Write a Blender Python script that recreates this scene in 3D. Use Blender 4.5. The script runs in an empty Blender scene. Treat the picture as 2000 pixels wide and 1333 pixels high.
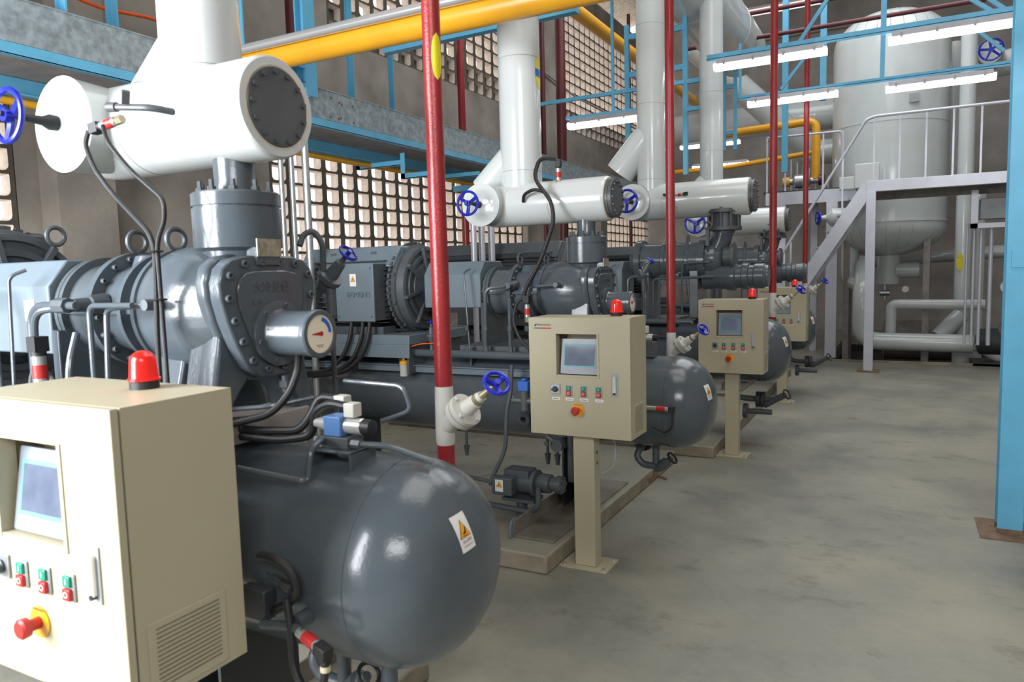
import bpy, math, random
from mathutils import Vector, Matrix
random.seed(7)
C = bpy.context.scene.collection
SC = bpy.context.scene
PI = math.pi
V = Vector

# ------------------------------------------------------------------ camera
F_PX, YAW, PITCH, ROLL, EYE = 1430.0, .4905, .0935, -.0268, V((0, 0, 1.65))
_cy, _sy = math.cos(YAW), math.sin(YAW)
_f = V((-_sy * math.cos(PITCH), _cy * math.cos(PITCH), -math.sin(PITCH)))
_r = V((_cy, _sy, 0)); _u = _r.cross(_f)
_r2 = math.cos(ROLL) * _r + math.sin(ROLL) * _u
_u2 = -math.sin(ROLL) * _r + math.cos(ROLL) * _u
cam = bpy.data.cameras.new('camera')
co = bpy.data.objects.new('camera', cam); C.objects.link(co)
cam.sensor_width = 36; cam.lens = F_PX / 2000 * 36
cam.clip_start = .02; cam.clip_end = 200
co.matrix_world = Matrix(((_r2.x, _u2.x, -_f.x, EYE.x), (_r2.y, _u2.y, -_f.y, EYE.y), (_r2.z, _u2.z, -_f.z, EYE.z), (0, 0, 0, 1)))
cam.dof.use_dof = True; cam.dof.focus_distance = 5.0; cam.dof.aperture_fstop = 4.5
SC.camera = co

# ------------------------------------------------------------------ world, added lights, exposure
SC.view_settings.view_transform = 'Standard'; SC.view_settings.look = 'None'
SC.view_settings.gamma = 1; SC.view_settings.use_curve_mapping = False
SC.view_settings.exposure = 0.05
SC.cycles.use_denoising = True
SC.cycles.max_bounces = 7; SC.cycles.diffuse_bounces = 4; SC.cycles.glossy_bounces = 3
SC.cycles.sample_clamp_indirect = 6
w = bpy.data.worlds.new('overcast_sky'); SC.world = w; w.use_nodes = True
w.node_tree.nodes['Background'].inputs[0].default_value = (1, .955, .91, 1)
w.node_tree.nodes['Background'].inputs[1].default_value = 1.25

def area(name, loc, target, size, power, col=(1, 1, 1), size_y=None, spread=PI):
    l = bpy.data.lights.new(name, 'AREA'); o = bpy.data.objects.new(name, l); C.objects.link(o)
    l.energy = power; l.color = col; l.size = size; l.spread = spread
    if size_y: l.shape = 'RECTANGLE'; l.size_y = size_y
    o.location = loc
    o.rotation_euler = (V(target) - V(loc)).to_track_quat('-Z', 'Y').to_euler()
    return o
# added light inside the hall, for daylight from an assumed doorway behind camera left
area('assumed_doorway_fill', (-3.1, -1.15, 2.2), (-1.9, 1.6, 1.35), 2.2, 430, (.93, .96, 1), 2.2)
# added fill light for daylight from assumed windows high in the rear wall
area('assumed_window_fill', (2.6, -3.4, 4.4), (0, 6, .8), 3.2, 200, (.96, .98, 1), 1.6)
# added overhead fill lights, unseen above the view, not real fittings
area('hall_fill', (-1.0, 10.6, 8.1), (-1.0, 10.7, 0), 5, 480, (.93, .97, 1), 7.5)
area('hall_fill_front', (-.2, 3.4, 6.9), (-.6, 4.2, 0), 3.5, 150, (1, .97, .92), 4)  # second added fill, unseen above the near machines

# ------------------------------------------------------------------ materials
def mat(name, col, rough=.5, metal=0, var=.12, scale=6, bump=0, bscale=60, dirt=None, dirt_amt=.4, emit=0, spec=.5, coat=0):
    m = bpy.data.materials.new(name); m.use_nodes = True
    n, l = m.node_tree.nodes, m.node_tree.links
    b = n['Principled BSDF']
    b.inputs['Roughness'].default_value = rough; b.inputs['Metallic'].default_value = metal
    b.inputs['Specular IOR Level'].default_value = spec; b.inputs['Coat Weight'].default_value = coat
    tc = n.new('ShaderNodeTexCoord')
    nz = n.new('ShaderNodeTexNoise'); nz.inputs['Scale'].default_value = scale; nz.inputs['Detail'].default_value = 5
    l.new(tc.outputs['Object'], nz.inputs['Vector'])
    rp = n.new('ShaderNodeValToRGB'); l.new(nz.outputs['Fac'], rp.inputs['Fac'])
    c = V(col)
    rp.color_ramp.elements[0].position = .3; rp.color_ramp.elements[1].position = .7
    rp.color_ramp.elements[0].color = (*(c * (1 - var)), 1); rp.color_ramp.elements[1].color = (*(c * (1 + var)), 1)
    out = rp.outputs[0]
    if dirt:
        n2 = n.new('ShaderNodeTexNoise'); n2.inputs['Scale'].default_value = scale * .45; n2.inputs['Detail'].default_value = 8
        n2.inputs['Roughness'].default_value = .65; l.new(tc.outputs['Object'], n2.inputs['Vector'])
        r2 = n.new('ShaderNodeValToRGB'); r2.color_ramp.elements[0].position = .5; r2.color_ramp.elements[1].position = .72
        l.new(n2.outputs['Fac'], r2.inputs['Fac'])
        mx = n.new('ShaderNodeMixRGB'); mx.inputs[2].default_value = (*dirt, 1)
        ml = n.new('ShaderNodeMath'); ml.operation = 'MULTIPLY'; ml.inputs[1].default_value = dirt_amt
        l.new(r2.outputs[0], ml.inputs[0]); l.new(ml.outputs[0], mx.inputs[0]); l.new(out, mx.inputs[1]); out = mx.outputs[0]
    l.new(out, b.inputs['Base Color'])
    if bump:
        n3 = n.new('ShaderNodeTexNoise'); n3.inputs['Scale'].default_value = bscale; n3.inputs['Detail'].default_value = 4
        l.new(tc.outputs['Object'], n3.inputs['Vector'])
        bp = n.new('ShaderNodeBump'); bp.inputs['Strength'].default_value = bump; bp.inputs['Distance'].default_value = .004
        l.new(n3.outputs['Fac'], bp.inputs['Height']); l.new(bp.outputs[0], b.inputs['Normal'])
    if emit:
        b.inputs['Emission Color'].default_value = (*col, 1); b.inputs['Emission Strength'].default_value = emit
    return m

M = dict(
    grey=mat('machine_grey_paint', (.078, .095, .110), .2, var=.1, dirt=(.10, .095, .08), dirt_amt=.35, bump=.12, bscale=90),
    greyd=mat('dusty_machine_grey', (.076, .088, .098), .42, var=.15, dirt=(.12, .11, .09), dirt_amt=.5, bump=.15),
    greyl=mat('blue_grey_sheet', (.145, .185, .215), .36, var=.07, dirt=(.15, .15, .14), dirt_amt=.3),
    dark=mat('dark_steel', (.03, .033, .036), .5, dirt=(.07, .06, .05)),
    black=mat('black_rubber', (.012, .012, .013), .5, bump=.3, bscale=300),
    white=mat('white_insulation', (.575, .61, .605), .22, var=.03, scale=3, dirt=(.60, .57, .46), dirt_amt=.3, coat=.3),
    ivory=mat('ivory_sealant', (.62, .53, .36), .5, var=.2, scale=30),
    beige=mat('beige_enamel', (.43, .385, .265), .42, var=.025, scale=4, bump=.06, bscale=400),
    beigeseam=mat('dark_gasket', (.06, .06, .05), .7),
    blue=mat('sky_blue_paint', (.115, .40, .60), .38, var=.07, dirt=(.10, .28, .38), dirt_amt=.4),
    royal=mat('royal_blue_enamel', (.012, .02, .34), .24, var=.1),
    solenoid=mat('solenoid_blue', (.03, .13, .5), .4),
    red=mat('oxide_red_paint', (.27, .018, .02), .3, var=.12, bump=.25, bscale=160, dirt=(.20, .03, .02)),
    redp=mat('red_plastic', (.72, .016, .012), .18, var=.04, emit=.22),
    redm=mat('red_label', (.45, .02, .018), .4),
    maroon=mat('maroon_paint', (.10, .012, .016), .4),
    yellow=mat('yellow_pipe_paint', (.78, .37, .02), .32, var=.06),
    yellowf=mat('yellow_label', (.72, .62, .02), .4),
    orange=mat('orange_label', (.85, .38, .02), .5),
    orangec=mat('orange_conduit', (.75, .10, .01), .45),
    steel=mat('galvanised_steel', (.50, .52, .53), .32, .75, var=.12, scale=14),
    chrome=mat('chrome', (.72, .71, .70), .26, .65, var=.02),
    brass=mat('dull_brass', (.36, .30, .20), .4, .6),
    galv=mat('galvanised_sheet', (.27, .32, .345), .45, .15, var=.3, scale=22, dirt=(.12, .13, .13)),
    deck=mat('dusty_deck_sheet', (.30, .27, .25), .7, var=.2, scale=9),
    silver=mat('silver_railing_paint', (.56, .57, .63), .34, .25, var=.05),
    offwhite=mat('valve_cream_paint', (.52, .51, .46), .36, var=.05, dirt=(.35, .30, .2)),
    paper=mat('white_paper', (.78, .76, .72), .5, var=.02),
    dial=mat('cream_dial', (.80, .71, .55), .4, var=.01),
    dialblue=mat('dial_blue', (.02, .13, .55), .4),
    ink=mat('black_ink', (.015, .015, .018), .5),
    inkgrey=mat('grey_ink', (.14, .14, .15), .5),
    green=mat('green_button', (.01, .22, .14), .35),
    teal=mat('teal_print', (.10, .30, .32), .4),
    plastic=mat('grey_plastic', (.32, .34, .35), .4),
    knob=mat('selector_dark', (.03, .055, .07), .35),
    bottle=mat('clear_bottle', (.45, .47, .42), .2),
    conc=mat('bare_concrete', (.25, .222, .19), .85, var=.3, scale=1.6, dirt=(.30, .26, .22), dirt_amt=.5, bump=.6, bscale=30),
    concd=mat('screen_wall_mortar', (.085, .073, .055), .9, var=.2, scale=8, bump=.5, bscale=60),
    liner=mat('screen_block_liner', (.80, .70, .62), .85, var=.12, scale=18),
    plinth=mat('plinth_concrete', (.24, .205, .15), .8, var=.22, scale=7, dirt=(.33, .29, .22), dirt_amt=.6, bump=.6, bscale=40),
    farwall=mat('far_wall_render', (.40, .37, .345), .85, var=.25, scale=1.3, dirt=(.26, .235, .215), dirt_amt=.5),
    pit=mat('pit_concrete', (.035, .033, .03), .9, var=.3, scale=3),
    roof=mat('roof_sheet', (.34, .33, .33), .6, var=.15, scale=4),
    straw=mat('roof_board', (.62, .53, .42), .8, var=.25, scale=12),
    rust=mat('rusty_plate', (.16, .10, .06), .8, var=.3, scale=20),
    tube=mat('lit_fluorescent_cover', (.93, .96, 1), .4, emit=5.5, var=.0),
    fixt=mat('fixture_grey', (.33, .33, .35), .5),
    screen=mat('touch_screen', (.10, .12, .17), .12, var=.2, scale=14, emit=.25),
    frost=mat('screen_bezel', (.20, .22, .26), .3),
    vblue=mat('valve_block_blue', (.09, .20, .43), .4),
    louvre=mat('louvre_shadow', (.17, .15, .10), .6),
    dusty=mat('dusty_channel', (.17, .155, .125), .6, var=.25, dirt=(.12, .08, .05)),
    plate=mat('nameplate_metal', (.33, .31, .23), .45, .3, var=.35, scale=60),
)

def floor_mat():
    m = bpy.data.materials.new('poured_floor'); m.use_nodes = True
    n, l = m.node_tree.nodes, m.node_tree.links; b = n['Principled BSDF']
    tc = n.new('ShaderNodeTexCoord')
    def noise(s, d=6, r=.6, stretch=None):
        x = n.new('ShaderNodeTexNoise'); x.inputs['Scale'].default_value = s; x.inputs['Detail'].default_value = d; x.inputs['Roughness'].default_value = r
        if stretch:
            mp = n.new('ShaderNodeMapping'); mp.inputs['Scale'].default_value = stretch; l.new(tc.outputs['Object'], mp.inputs['Vector']); l.new(mp.outputs[0], x.inputs['Vector'])
        else: l.new(tc.outputs['Object'], x.inputs['Vector'])
        return x
    a = noise(.9, 8, .62); r = n.new('ShaderNodeValToRGB'); l.new(a.outputs['Fac'], r.inputs['Fac'])
    e = r.color_ramp.elements; e[0].position = .30; e[0].color = (.13, .135, .12, 1); e[1].position = .70; e[1].color = (.31, .29, .225, 1)
    x = r.color_ramp.elements.new(.5); x.color = (.235, .228, .185, 1)
    s = noise(3.2, 10, .7, (1, 1.8, 1)); r2 = n.new('ShaderNodeValToRGB'); l.new(s.outputs['Fac'], r2.inputs['Fac'])
    r2.color_ramp.elements[0].position = .56; r2.color_ramp.elements[1].position = .74
    mx = n.new('ShaderNodeMixRGB'); mx.blend_type = 'MULTIPLY'; mx.inputs[2].default_value = (.52, .50, .46, 1)
    l.new(r2.outputs[0], mx.inputs[0]); l.new(r.outputs[0], mx.inputs[1])
    v = noise(26, 6, .7); r3 = n.new('ShaderNodeValToRGB'); l.new(v.outputs['Fac'], r3.inputs['Fac'])
    r3.color_ramp.elements[0].color = (.86, .86, .86, 1); r3.color_ramp.elements[1].color = (1.1, 1.1, 1.1, 1)
    m2 = n.new('ShaderNodeMixRGB'); m2.blend_type = 'MULTIPLY'; m2.inputs[0].default_value = 1
    l.new(mx.outputs[0], m2.inputs[1]); l.new(r3.outputs[0], m2.inputs[2]); l.new(m2.outputs[0], b.inputs['Base Color'])
    mr = n.new('ShaderNodeMapRange'); mr.inputs[3].default_value = .38; mr.inputs[4].default_value = .62
    l.new(a.outputs['Fac'], mr.inputs[0]); l.new(mr.outputs[0], b.inputs['Roughness'])
    bp = n.new('ShaderNodeBump'); bp.inputs['Strength'].default_value = .12; bp.inputs['Distance'].default_value = .01
    l.new(v.outputs['Fac'], bp.inputs['Height']); l.new(bp.outputs[0], b.inputs['Normal'])
    return m
M['floor'] = floor_mat()

# ------------------------------------------------------------------ mesh helpers
def frame(d):
    d = V(d).normalized(); up = V((0, 0, 1)) if abs(d.z) < .95 else V((1, 0, 0))
    a = up.cross(d).normalized(); b = d.cross(a).normalized(); return a, b, d
class MB:
    def __init__(s): s.v = []; s.f = []; s.m = []; s.mi = 0
    def mat(s, i): s.mi = i; return s
    def add(s, vs, fs):
        k = len(s.v); s.v += [V(p) for p in vs]
        for f in fs: s.f.append([k + i for i in f]); s.m.append(s.mi)
        return s
    def box(s, lo, hi):
        x0, y0, z0 = [min(a, b) for a, b in zip(lo, hi)]; x1, y1, z1 = [max(a, b) for a, b in zip(lo, hi)]
        return s.add([(x0, y0, z0), (x1, y0, z0), (x1, y1, z0), (x0, y1, z0), (x0, y0, z1), (x1, y0, z1), (x1, y1, z1), (x0, y1, z1)],
                     [(3, 2, 1, 0), (4, 5, 6, 7), (0, 1, 5, 4), (1, 2, 6, 5), (2, 3, 7, 6), (3, 0, 4, 7)])
    def bar(s, p0, p1, w, h, up=(0, 0, 1)):
        p0, p1 = V(p0), V(p1); d = (p1 - p0).normalized(); a = d.cross(V(up))
        if a.length < .01: a = d.cross(V((0, 1, 0)))
        a = a.normalized() * w / 2; b = a.cross(d).normalized() * h / 2
        vs = [p + q for p in (p0, p1) for q in (-a - b, a - b, a + b, -a + b)]
        return s.add(vs, [(3, 2, 1, 0), (4, 5, 6, 7), (0, 1, 5, 4), (1, 2, 6, 5), (2, 3, 7, 6), (3, 0, 4, 7)])
    def lathe(s, o, axis, prof, n=32, cap=True):
        """prof: list of (t along the axis, radius)"""
        a, b, d = frame(axis); o = V(o); k = len(s.v)
        for t, r in prof:
            for i in range(n):
                g = 2 * PI * i / n; s.v.append(o + d * t + (a * math.cos(g) + b * math.sin(g)) * r)
        for j in range(len(prof) - 1):
            for i in range(n):
                i2 = (i + 1) % n; s.f.append([k + j * n + i, k + j * n + i2, k + (j + 1) * n + i2, k + (j + 1) * n + i]); s.m.append(s.mi)
        if cap:
            s.f.append([k + i for i in reversed(range(n))]); s.m.append(s.mi)
            s.f.append([k + (len(prof) - 1) * n + i for i in range(n)]); s.m.append(s.mi)
        return s
    def cyl(s, p0, p1, r, r1=None, n=24):
        p0, p1 = V(p0), V(p1); return s.lathe(p0, p1 - p0, [(0, r), ((p1 - p0).length, r if r1 is None else r1)], n)
    def tube(s, pts, r, n=10, fil=None, closed=False):
        pts = [V(p) for p in pts]; fil = r * 3 if fil is None else fil
        P = []
        if closed: P = pts
        else:
            P.append(pts[0])
            for i in range(1, len(pts) - 1):
                a, b, c = pts[i - 1], pts[i], pts[i + 1]; u, v = (a - b), (c - b)
                k = min(fil, u.length * .45, v.length * .45); p, q = b + u.normalized() * k, b + v.normalized() * k
                for j in range(6):
                    t = j / 5; P.append((1 - t) ** 2 * p + 2 * t * (1 - t) * b + t * t * q)
            P.append(pts[-1])
        m = len(P); k = len(s.v); nrm = None
        for i, p in enumerate(P):
            if closed: d = (P[(i + 1) % m] - P[i - 1]).normalized()
            else: d = (P[min(i + 1, m - 1)] - P[max(i - 1, 0)]).normalized()
            if nrm is None: nrm = frame(d)[0]
            nrm = (nrm - d * nrm.dot(d)).normalized(); b = d.cross(nrm)
            for j in range(n):
                g = 2 * PI * j / n; s.v.append(p + (nrm * math.cos(g) + b * math.sin(g)) * r)
        for i in range(m if closed else m - 1):
            i2 = (i + 1) % m
            for j in range(n):
                j2 = (j + 1) % n; s.f.append([k + i * n + j, k + i * n + j2, k + i2 * n + j2, k + i2 * n + j]); s.m.append(s.mi)
        if not closed:
            s.f.append([k + j for j in reversed(range(n))]); s.m.append(s.mi)
            s.f.append([k + (m - 1) * n + j for j in range(n)]); s.m.append(s.mi)
        return s
    def ring(s, c, axis, R, r, n=28, k=8):
        a, b, d = frame(axis)
        return s.tube([V(c) + (a * math.cos(2 * PI * i / n) + b * math.sin(2 * PI * i / n)) * R for i in range(n)], r, k, closed=True)
    def prism(s, pts, fn, t0, t1):
        """2D outline pts, fn(u, v, t) -> 3D, extruded from t0 to t1"""
        n = len(pts)
        return s.add([fn(u, v, t0) for u, v in pts] + [fn(u, v, t1) for u, v in pts],
                     [list(reversed(range(n))), list(range(n, 2 * n))] + [[i, (i + 1) % n, n + (i + 1) % n, n + i] for i in range(n)])
BASE = {}
def basepos(o):
    return BASE.get(o.name, V((0, 0, 0)))
def obj(name, mb, m, parent=None, bevel=0, label=None, flat=False, seg=2):
    """link one mesh; coordinates in mb are world coordinates, the origin goes to its base centre when top-level"""
    me = bpy.data.meshes.new(name)
    if parent: off = basepos(parent)
    else:
        xs = [p.x for p in mb.v]; ys = [p.y for p in mb.v]; off = V(((min(xs) + max(xs)) / 2, (min(ys) + max(ys)) / 2, min(p.z for p in mb.v)))
    me.from_pydata([p - off for p in mb.v], [], mb.f)
    ms = m if isinstance(m, (list, tuple)) else [m]
    for q in ms: me.materials.append(M[q])
    me.polygons.foreach_set('material_index', mb.m)
    import bmesh
    bm = bmesh.new(); bm.from_mesh(me); bmesh.ops.recalc_face_normals(bm, faces=bm.faces); bm.to_mesh(me); bm.free()
    if not flat:
        me.polygons.foreach_set('use_smooth', [True] * len(me.polygons)); me.set_sharp_from_angle(angle=math.radians(33))
    me.update()
    o = bpy.data.objects.new(name, me); C.objects.link(o)
    if parent: o.parent = parent; BASE[o.name] = off
    else: o.location = off; BASE[o.name] = off
    if bevel:
        b = o.modifiers.new('edge', 'BEVEL'); b.width = bevel; b.segments = seg; b.limit_method = 'ANGLE'; b.angle_limit = math.radians(40)
    if label: o['label'] = label
    return o
def thing(name, label, cat, loc, group=None):
    o = bpy.data.objects.new(name, None); C.objects.link(o); o.location = loc; o.empty_display_size = .1
    o['label'] = label; o['category'] = cat
    if group: o['group'] = group
    BASE[o.name] = V(loc); return o
def tag(o, label, cat, group=None):
    o['label'] = label; o['category'] = cat
    if group: o['group'] = group
    return o
def struct(name, mb, m, **k):
    o = obj(name, mb, m, **k); o['kind'] = 'structure'; return o
def text(name, s, size, loc, rx, rz, m, parent, depth=.0004, align='CENTER', rot=None, sx=1):
    """lettering as real mesh"""
    c = bpy.data.curves.new(name, 'FONT'); c.body = s; c.size = size; c.extrude = depth; c.align_x = align; c.align_y = 'CENTER'; c.resolution_u = 3
    tmp = bpy.data.objects.new(name + '_tmp', c); C.objects.link(tmp); bpy.context.view_layer.update()
    me = bpy.data.meshes.new_from_object(tmp.evaluated_get(bpy.context.evaluated_depsgraph_get()))
    bpy.data.objects.remove(tmp); bpy.data.curves.remove(c)
    me.materials.clear(); me.materials.append(M[m])
    o = bpy.data.objects.new(name, me); C.objects.link(o)
    o.parent = parent; o.location = V(loc) - basepos(parent)
    o.rotation_euler = rot if rot else (rx, 0, rz); o.scale = (sx, 1, 1); BASE[o.name] = V(loc)
    return o
_bolt = {}
def bolts(parent, pts, axis, r, h, m='greyd', name='bolt', hexa=True, socket=False):
    """single bolts that share one mesh"""
    key = (round(r, 4), round(h, 4), m, hexa, socket)
    if key not in _bolt:
        mb = MB()
        if socket: mb.lathe((0, 0, 0), (0, 0, 1), [(0, r), (h * .8, r), (h, r * .85), (h, r * .5), (h * .4, r * .45)], 14)
        else: mb.lathe((0, 0, 0), (0, 0, 1), [(0, r), (h, r)], 6 if hexa else 12)
        me = bpy.data.meshes.new(name); me.from_pydata(mb.v, [], mb.f); me.materials.append(M[m]); _bolt[key] = me
    for p in pts:
        o = bpy.data.objects.new(name, _bolt[key]); C.objects.link(o); o.parent = parent
        o.location = V(p) - basepos(parent); o.rotation_euler = V(axis).to_track_quat('Z', 'Y').to_euler(); BASE[o.name] = V(p)
def circ(c, axis, R, n, ph=0):
    a, b, d = frame(axis); return [V(c) + (a * math.cos(ph + 2 * PI * i / n) + b * math.sin(ph + 2 * PI * i / n)) * R for i in range(n)]
def arc_pts(c, axis, R, a0, a1, n): pass
def handwheel(name, parent, c, axis, R, r=.007, spokes=3, label=None, stem=.0):
    mb = MB(); c = V(c); ax = V(axis).normalized(); mb.ring(c, axis, R, r, 32, 8)
    for p in circ(c, axis, R, spokes, .5): mb.tube([c - ax * r * 1.5, c + (p - c) * .5 - ax * r, p], r * 1.35, 6)
    mb.cyl(c - ax * .012, c + ax * .012, R * .26, n=12)
    return obj(name, mb, 'royal', parent, label=label)
def rrect(w, h, r, n=4, cx=0, cy=0):
    out = []
    for sx, sy, a0 in ((1, 1, 0), (-1, 1, PI / 2), (-1, -1, PI), (1, -1, 1.5 * PI)):
        for i in range(n + 1):
            a = a0 + PI / 2 * i / n; out.append((cx + sx * (w / 2 - r) + r * math.cos(a), cy + sy * (h / 2 - r) + r * math.sin(a)))
    return out
#PARTS
# ------------------------------------------------------------------ the hall
XW, YF, XR, YB = -6.3, 20.0, 6.0, -4.0
def slab(lo, hi): return MB().box(lo, hi)
# floor with the sunken pit cut out of it
PX0, PX1, PY0, PY1 = -1.08, 4.6, 13.5, 18.4
fl = MB()
for lo, hi in (((XW, YB, -.2), (XR, PY0, 0)), ((XW, PY1, -.2), (XR, YF, 0)), ((XW, PY0, -.2), (PX0, PY1, 0)), ((PX1, PY0, -.2), (XR, PY1, 0))): fl.box(lo, hi)
struct('floor', fl, 'floor', flat=True)
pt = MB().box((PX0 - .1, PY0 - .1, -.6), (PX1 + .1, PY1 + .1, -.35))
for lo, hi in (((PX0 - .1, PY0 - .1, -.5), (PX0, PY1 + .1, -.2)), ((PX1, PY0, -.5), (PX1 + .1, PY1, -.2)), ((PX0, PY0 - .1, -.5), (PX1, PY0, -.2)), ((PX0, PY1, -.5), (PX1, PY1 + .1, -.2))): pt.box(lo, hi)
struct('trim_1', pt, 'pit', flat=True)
kb = MB().box((PX0 - .32, PY0 - .10, 0), (PX1, PY0 - .02, .035)).box((PX0 - .12, PY0, 0), (PX0 - .02, PY1, .035))
struct('trim_2', kb, 'plinth')
# left wall: solid concrete pieces around the bays of pierced blocks
wl = MB()
def lw(y0, y1, z0, z1, proud=0): wl.box((XW - .2, y0, z0), (XW + proud, y1, z1))
TOP = 7.55
lw(YB, 20.2, 0, 1.55)
lw(YB, 20.2, 3.35, 4.62)
for y0, y1 in ((3.42, 6.12), (12.55, 13.5)): lw(y0, y1, 1.55, 3.35, .0); lw(y0, y1, 4.62, TOP)
lw(6.12, 7.2, 4.62, TOP)
lw(YB, .4, 1.55, 3.35); lw(YB, 3.42, 4.62, TOP)
lw(16.1, 16.5, 1.55, 3.35, .12)
lw(YB, 20.2, 7.3, TOP + .1, .08)
struct('wall_left', wl, 'conc', flat=True)
st = MB().box((XW, 12.7, 0), (XW + .35, 13.35, TOP)).box((XW, 3.6, 0), (XW + .25, 4.1, TOP)).box((XW, -1, 3.36), (XW + .12, 20, 3.46))
struct('trim_3', st, 'conc')
def screen(name, y0, z0, ny, nz, blind=0, hw_=.215):
    """bay of pierced blocks, pitch 296 x 200 mm, seen from the +X side"""
    mb = MB(); py, pz, T = .296, .2, .11
    for i in range(ny):
        for j in range(nz):
            cy, cz = y0 + (i + .5) * py, z0 + (j + .5) * pz
            hw, hh = hw_ + random.uniform(-.006, .006), .170 + random.uniform(-.004, .004)
            O = rrect(py, pz, .0005, 3); I = []
            for (sx, sy, a0, r) in ((1, 1, 0, .008), (-1, 1, PI / 2, .008), (-1, -1, PI, .045), (1, -1, 1.5 * PI, .045)):
                for q in range(4):
                    a = a0 + PI / 2 * q / 3; I.append((sx * (hw / 2 - r) + r * math.cos(a), sy * (hh / 2 - r) + r * math.sin(a)))
            n = len(O); k = len(mb.v)
            for X, Pp, sc in ((XW, O, 1), (XW, I, 1), (XW - T, I, .93), (XW - T, O, 1)):
                for u, v in Pp: mb.v.append(V((X, cy + u * sc, cz + v * sc)))
            for a, mi in ((0, 0), (1, 1), (2, 0)):
                for q in range(n):
                    q2 = (q + 1) % n; mb.f.append([k + a * n + q, k + a * n + q2, k + (a + 1) * n + q2, k + (a + 1) * n + q]); mb.m.append(mi)
    mb.mat(0)
    if blind: mb.box((XW - .16, y0, z0), (XW - .10, y0 + ny * py, z0 + blind * pz))
    me = bpy.data.meshes.new(name); off = V((XW, y0 + ny * py / 2, z0)); me.from_pydata([p - off for p in mb.v], [], mb.f)
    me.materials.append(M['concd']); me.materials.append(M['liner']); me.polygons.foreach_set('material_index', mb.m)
    o = bpy.data.objects.new(name, me); C.objects.link(o); o.location = off; o['kind'] = 'structure'
    return o
screen('window_1', .45, 1.55, 10, 9)
screen('window_2', 6.12, 1.55, 21, 9)
screen('window_3', 7.2, 4.35 + .27, 18, 14, blind=2)
screen('window_4', 13.5, 4.62, 22, 14, blind=2, hw_=.262)
screen('window_5', 13.5, 1.55, 8, 9, hw_=.25)
screen('window_6', 16.5, 1.55, 12, 9, hw_=.25)
# far wall, with the small daylight strip high up
fw = MB().box((XW - .2, YF, 0), (XR, YF + .2, 7.97)).box((XW - .2, YF, 8.2), (XR, YF + .2, 10)).box((-1.9, YF, 7.97), (XR, YF + .2, 8.2)).box((XW - .2, YF, 7.97), (-5.4, YF + .2, 8.2))
fw.box((-4.2, YF - .12, 7.30), (-1.1, YF, 7.40))
struct('wall_far', fw, 'farwall', flat=True)
struct('wall_right', MB().box((XR, YB, 0), (XR + .2, YF + .2, 10.0)), 'farwall', flat=True)
# rear wall behind the camera: assumed doorway at left, assumed windows high at right
rw = MB()
for lo, hi in (((XW, 0, 0), (-4.4, 0, 9.6)), ((-4.4, 0, 3.6), (-1.8, 0, 9.6)), ((-1.8, 0, 0), (1.0, 0, 9.6)), ((1.0, 0, 0), (5.4, 0, 3.4)), ((1.0, 0, 5.4), (5.4, 0, 9.6)), ((5.4, 0, 0), (XR, 0, 9.6)), ((3.1, 0, 3.4), (3.3, 0, 5.4))):
    rw.box((lo[0], YB - .2, lo[2]), (hi[0], YB, hi[2]))
struct('wall_rear', rw, 'farwall', flat=True)
def roofpiece(name, x0, z0, x1, z1, m):
    q = MB().add([(x0, YB - .3, z0), (x1, YB - .3, z1), (x1, YF + .3, z1), (x0, YF + .3, z0), (x0, YB - .3, z0 + .15), (x1, YB - .3, z1 + .15), (x1, YF + .3, z1 + .15), (x0, YF + .3, z0 + .15)],
                  [(0, 1, 2, 3), (7, 6, 5, 4), (0, 4, 5, 1), (1, 5, 6, 2), (2, 6, 7, 3), (3, 7, 4, 0)])
    return struct(name, q, m, flat=True)
roofpiece('ceiling', -5.3, 8.75, XR + .3, 9.8, 'roof')
roofpiece('trim_4', XW - 1.9, 8.0, -5.3, 8.75, 'straw')

# catwalk along the left wall
GX, GZ0, GZ1 = -4.3, 2.97, 3.215
t = thing('catwalk', 'long narrow catwalk with grey sheet edge and blue steel beams along the pierced wall', 'catwalk', (-4.6, 9, 2.8))
mb = MB().box((GX - .006, -1.5, GZ0), (GX, 16, GZ1)).box((GX - .03, -1.5, GZ1 - .006), (GX + .004, 16, GZ1 + .004)); obj('edge_sheet', mb, 'galv', t, label='dull galvanised sheet edge with rusty holes')
mb = MB().box((GX - .045, -1.5, GZ0 - .068), (GX - .0, 16, GZ0 - .060)).box((GX - .008, -1.5, GZ0 - .066), (GX - .0, 16, GZ0 - .002)); obj('beam', mb, 'blue', t)
mb = MB().box((GX - .48, -1.5, GZ0 - .16), (GX - .47, 16, GZ0 - .065)).box((GX - .52, -1.5, GZ0 - .17), (GX - .44, 16, GZ0 - .16)); obj('beam', mb, 'blue', t)
mb = MB().box((GX - .6, -1.5, GZ0 - .058), (GX - .01, 16, GZ0 - .05)); obj('deck', mb, 'deck', t)
hm = MB()
for y, z in ((4.92, 3.16), (5.02, 3.14), (5.05, 3.13), (5.2, 3.14), (4.9, 3.0), (5.0, 3.0), (5.03, 3.01), (5.2, 3.0)): hm.cyl((GX - .002, y, z), (GX + .002, y, z), .012, n=8)
obj('rust_spots', hm, 'rust', t)
for y in (8.3, 11.9):
    mb = MB().box((GX - .95, y, GZ0 - .24), (GX + .02, y + .06, GZ0 - .17)); obj('cross_beam', mb, 'blue', t)
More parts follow.
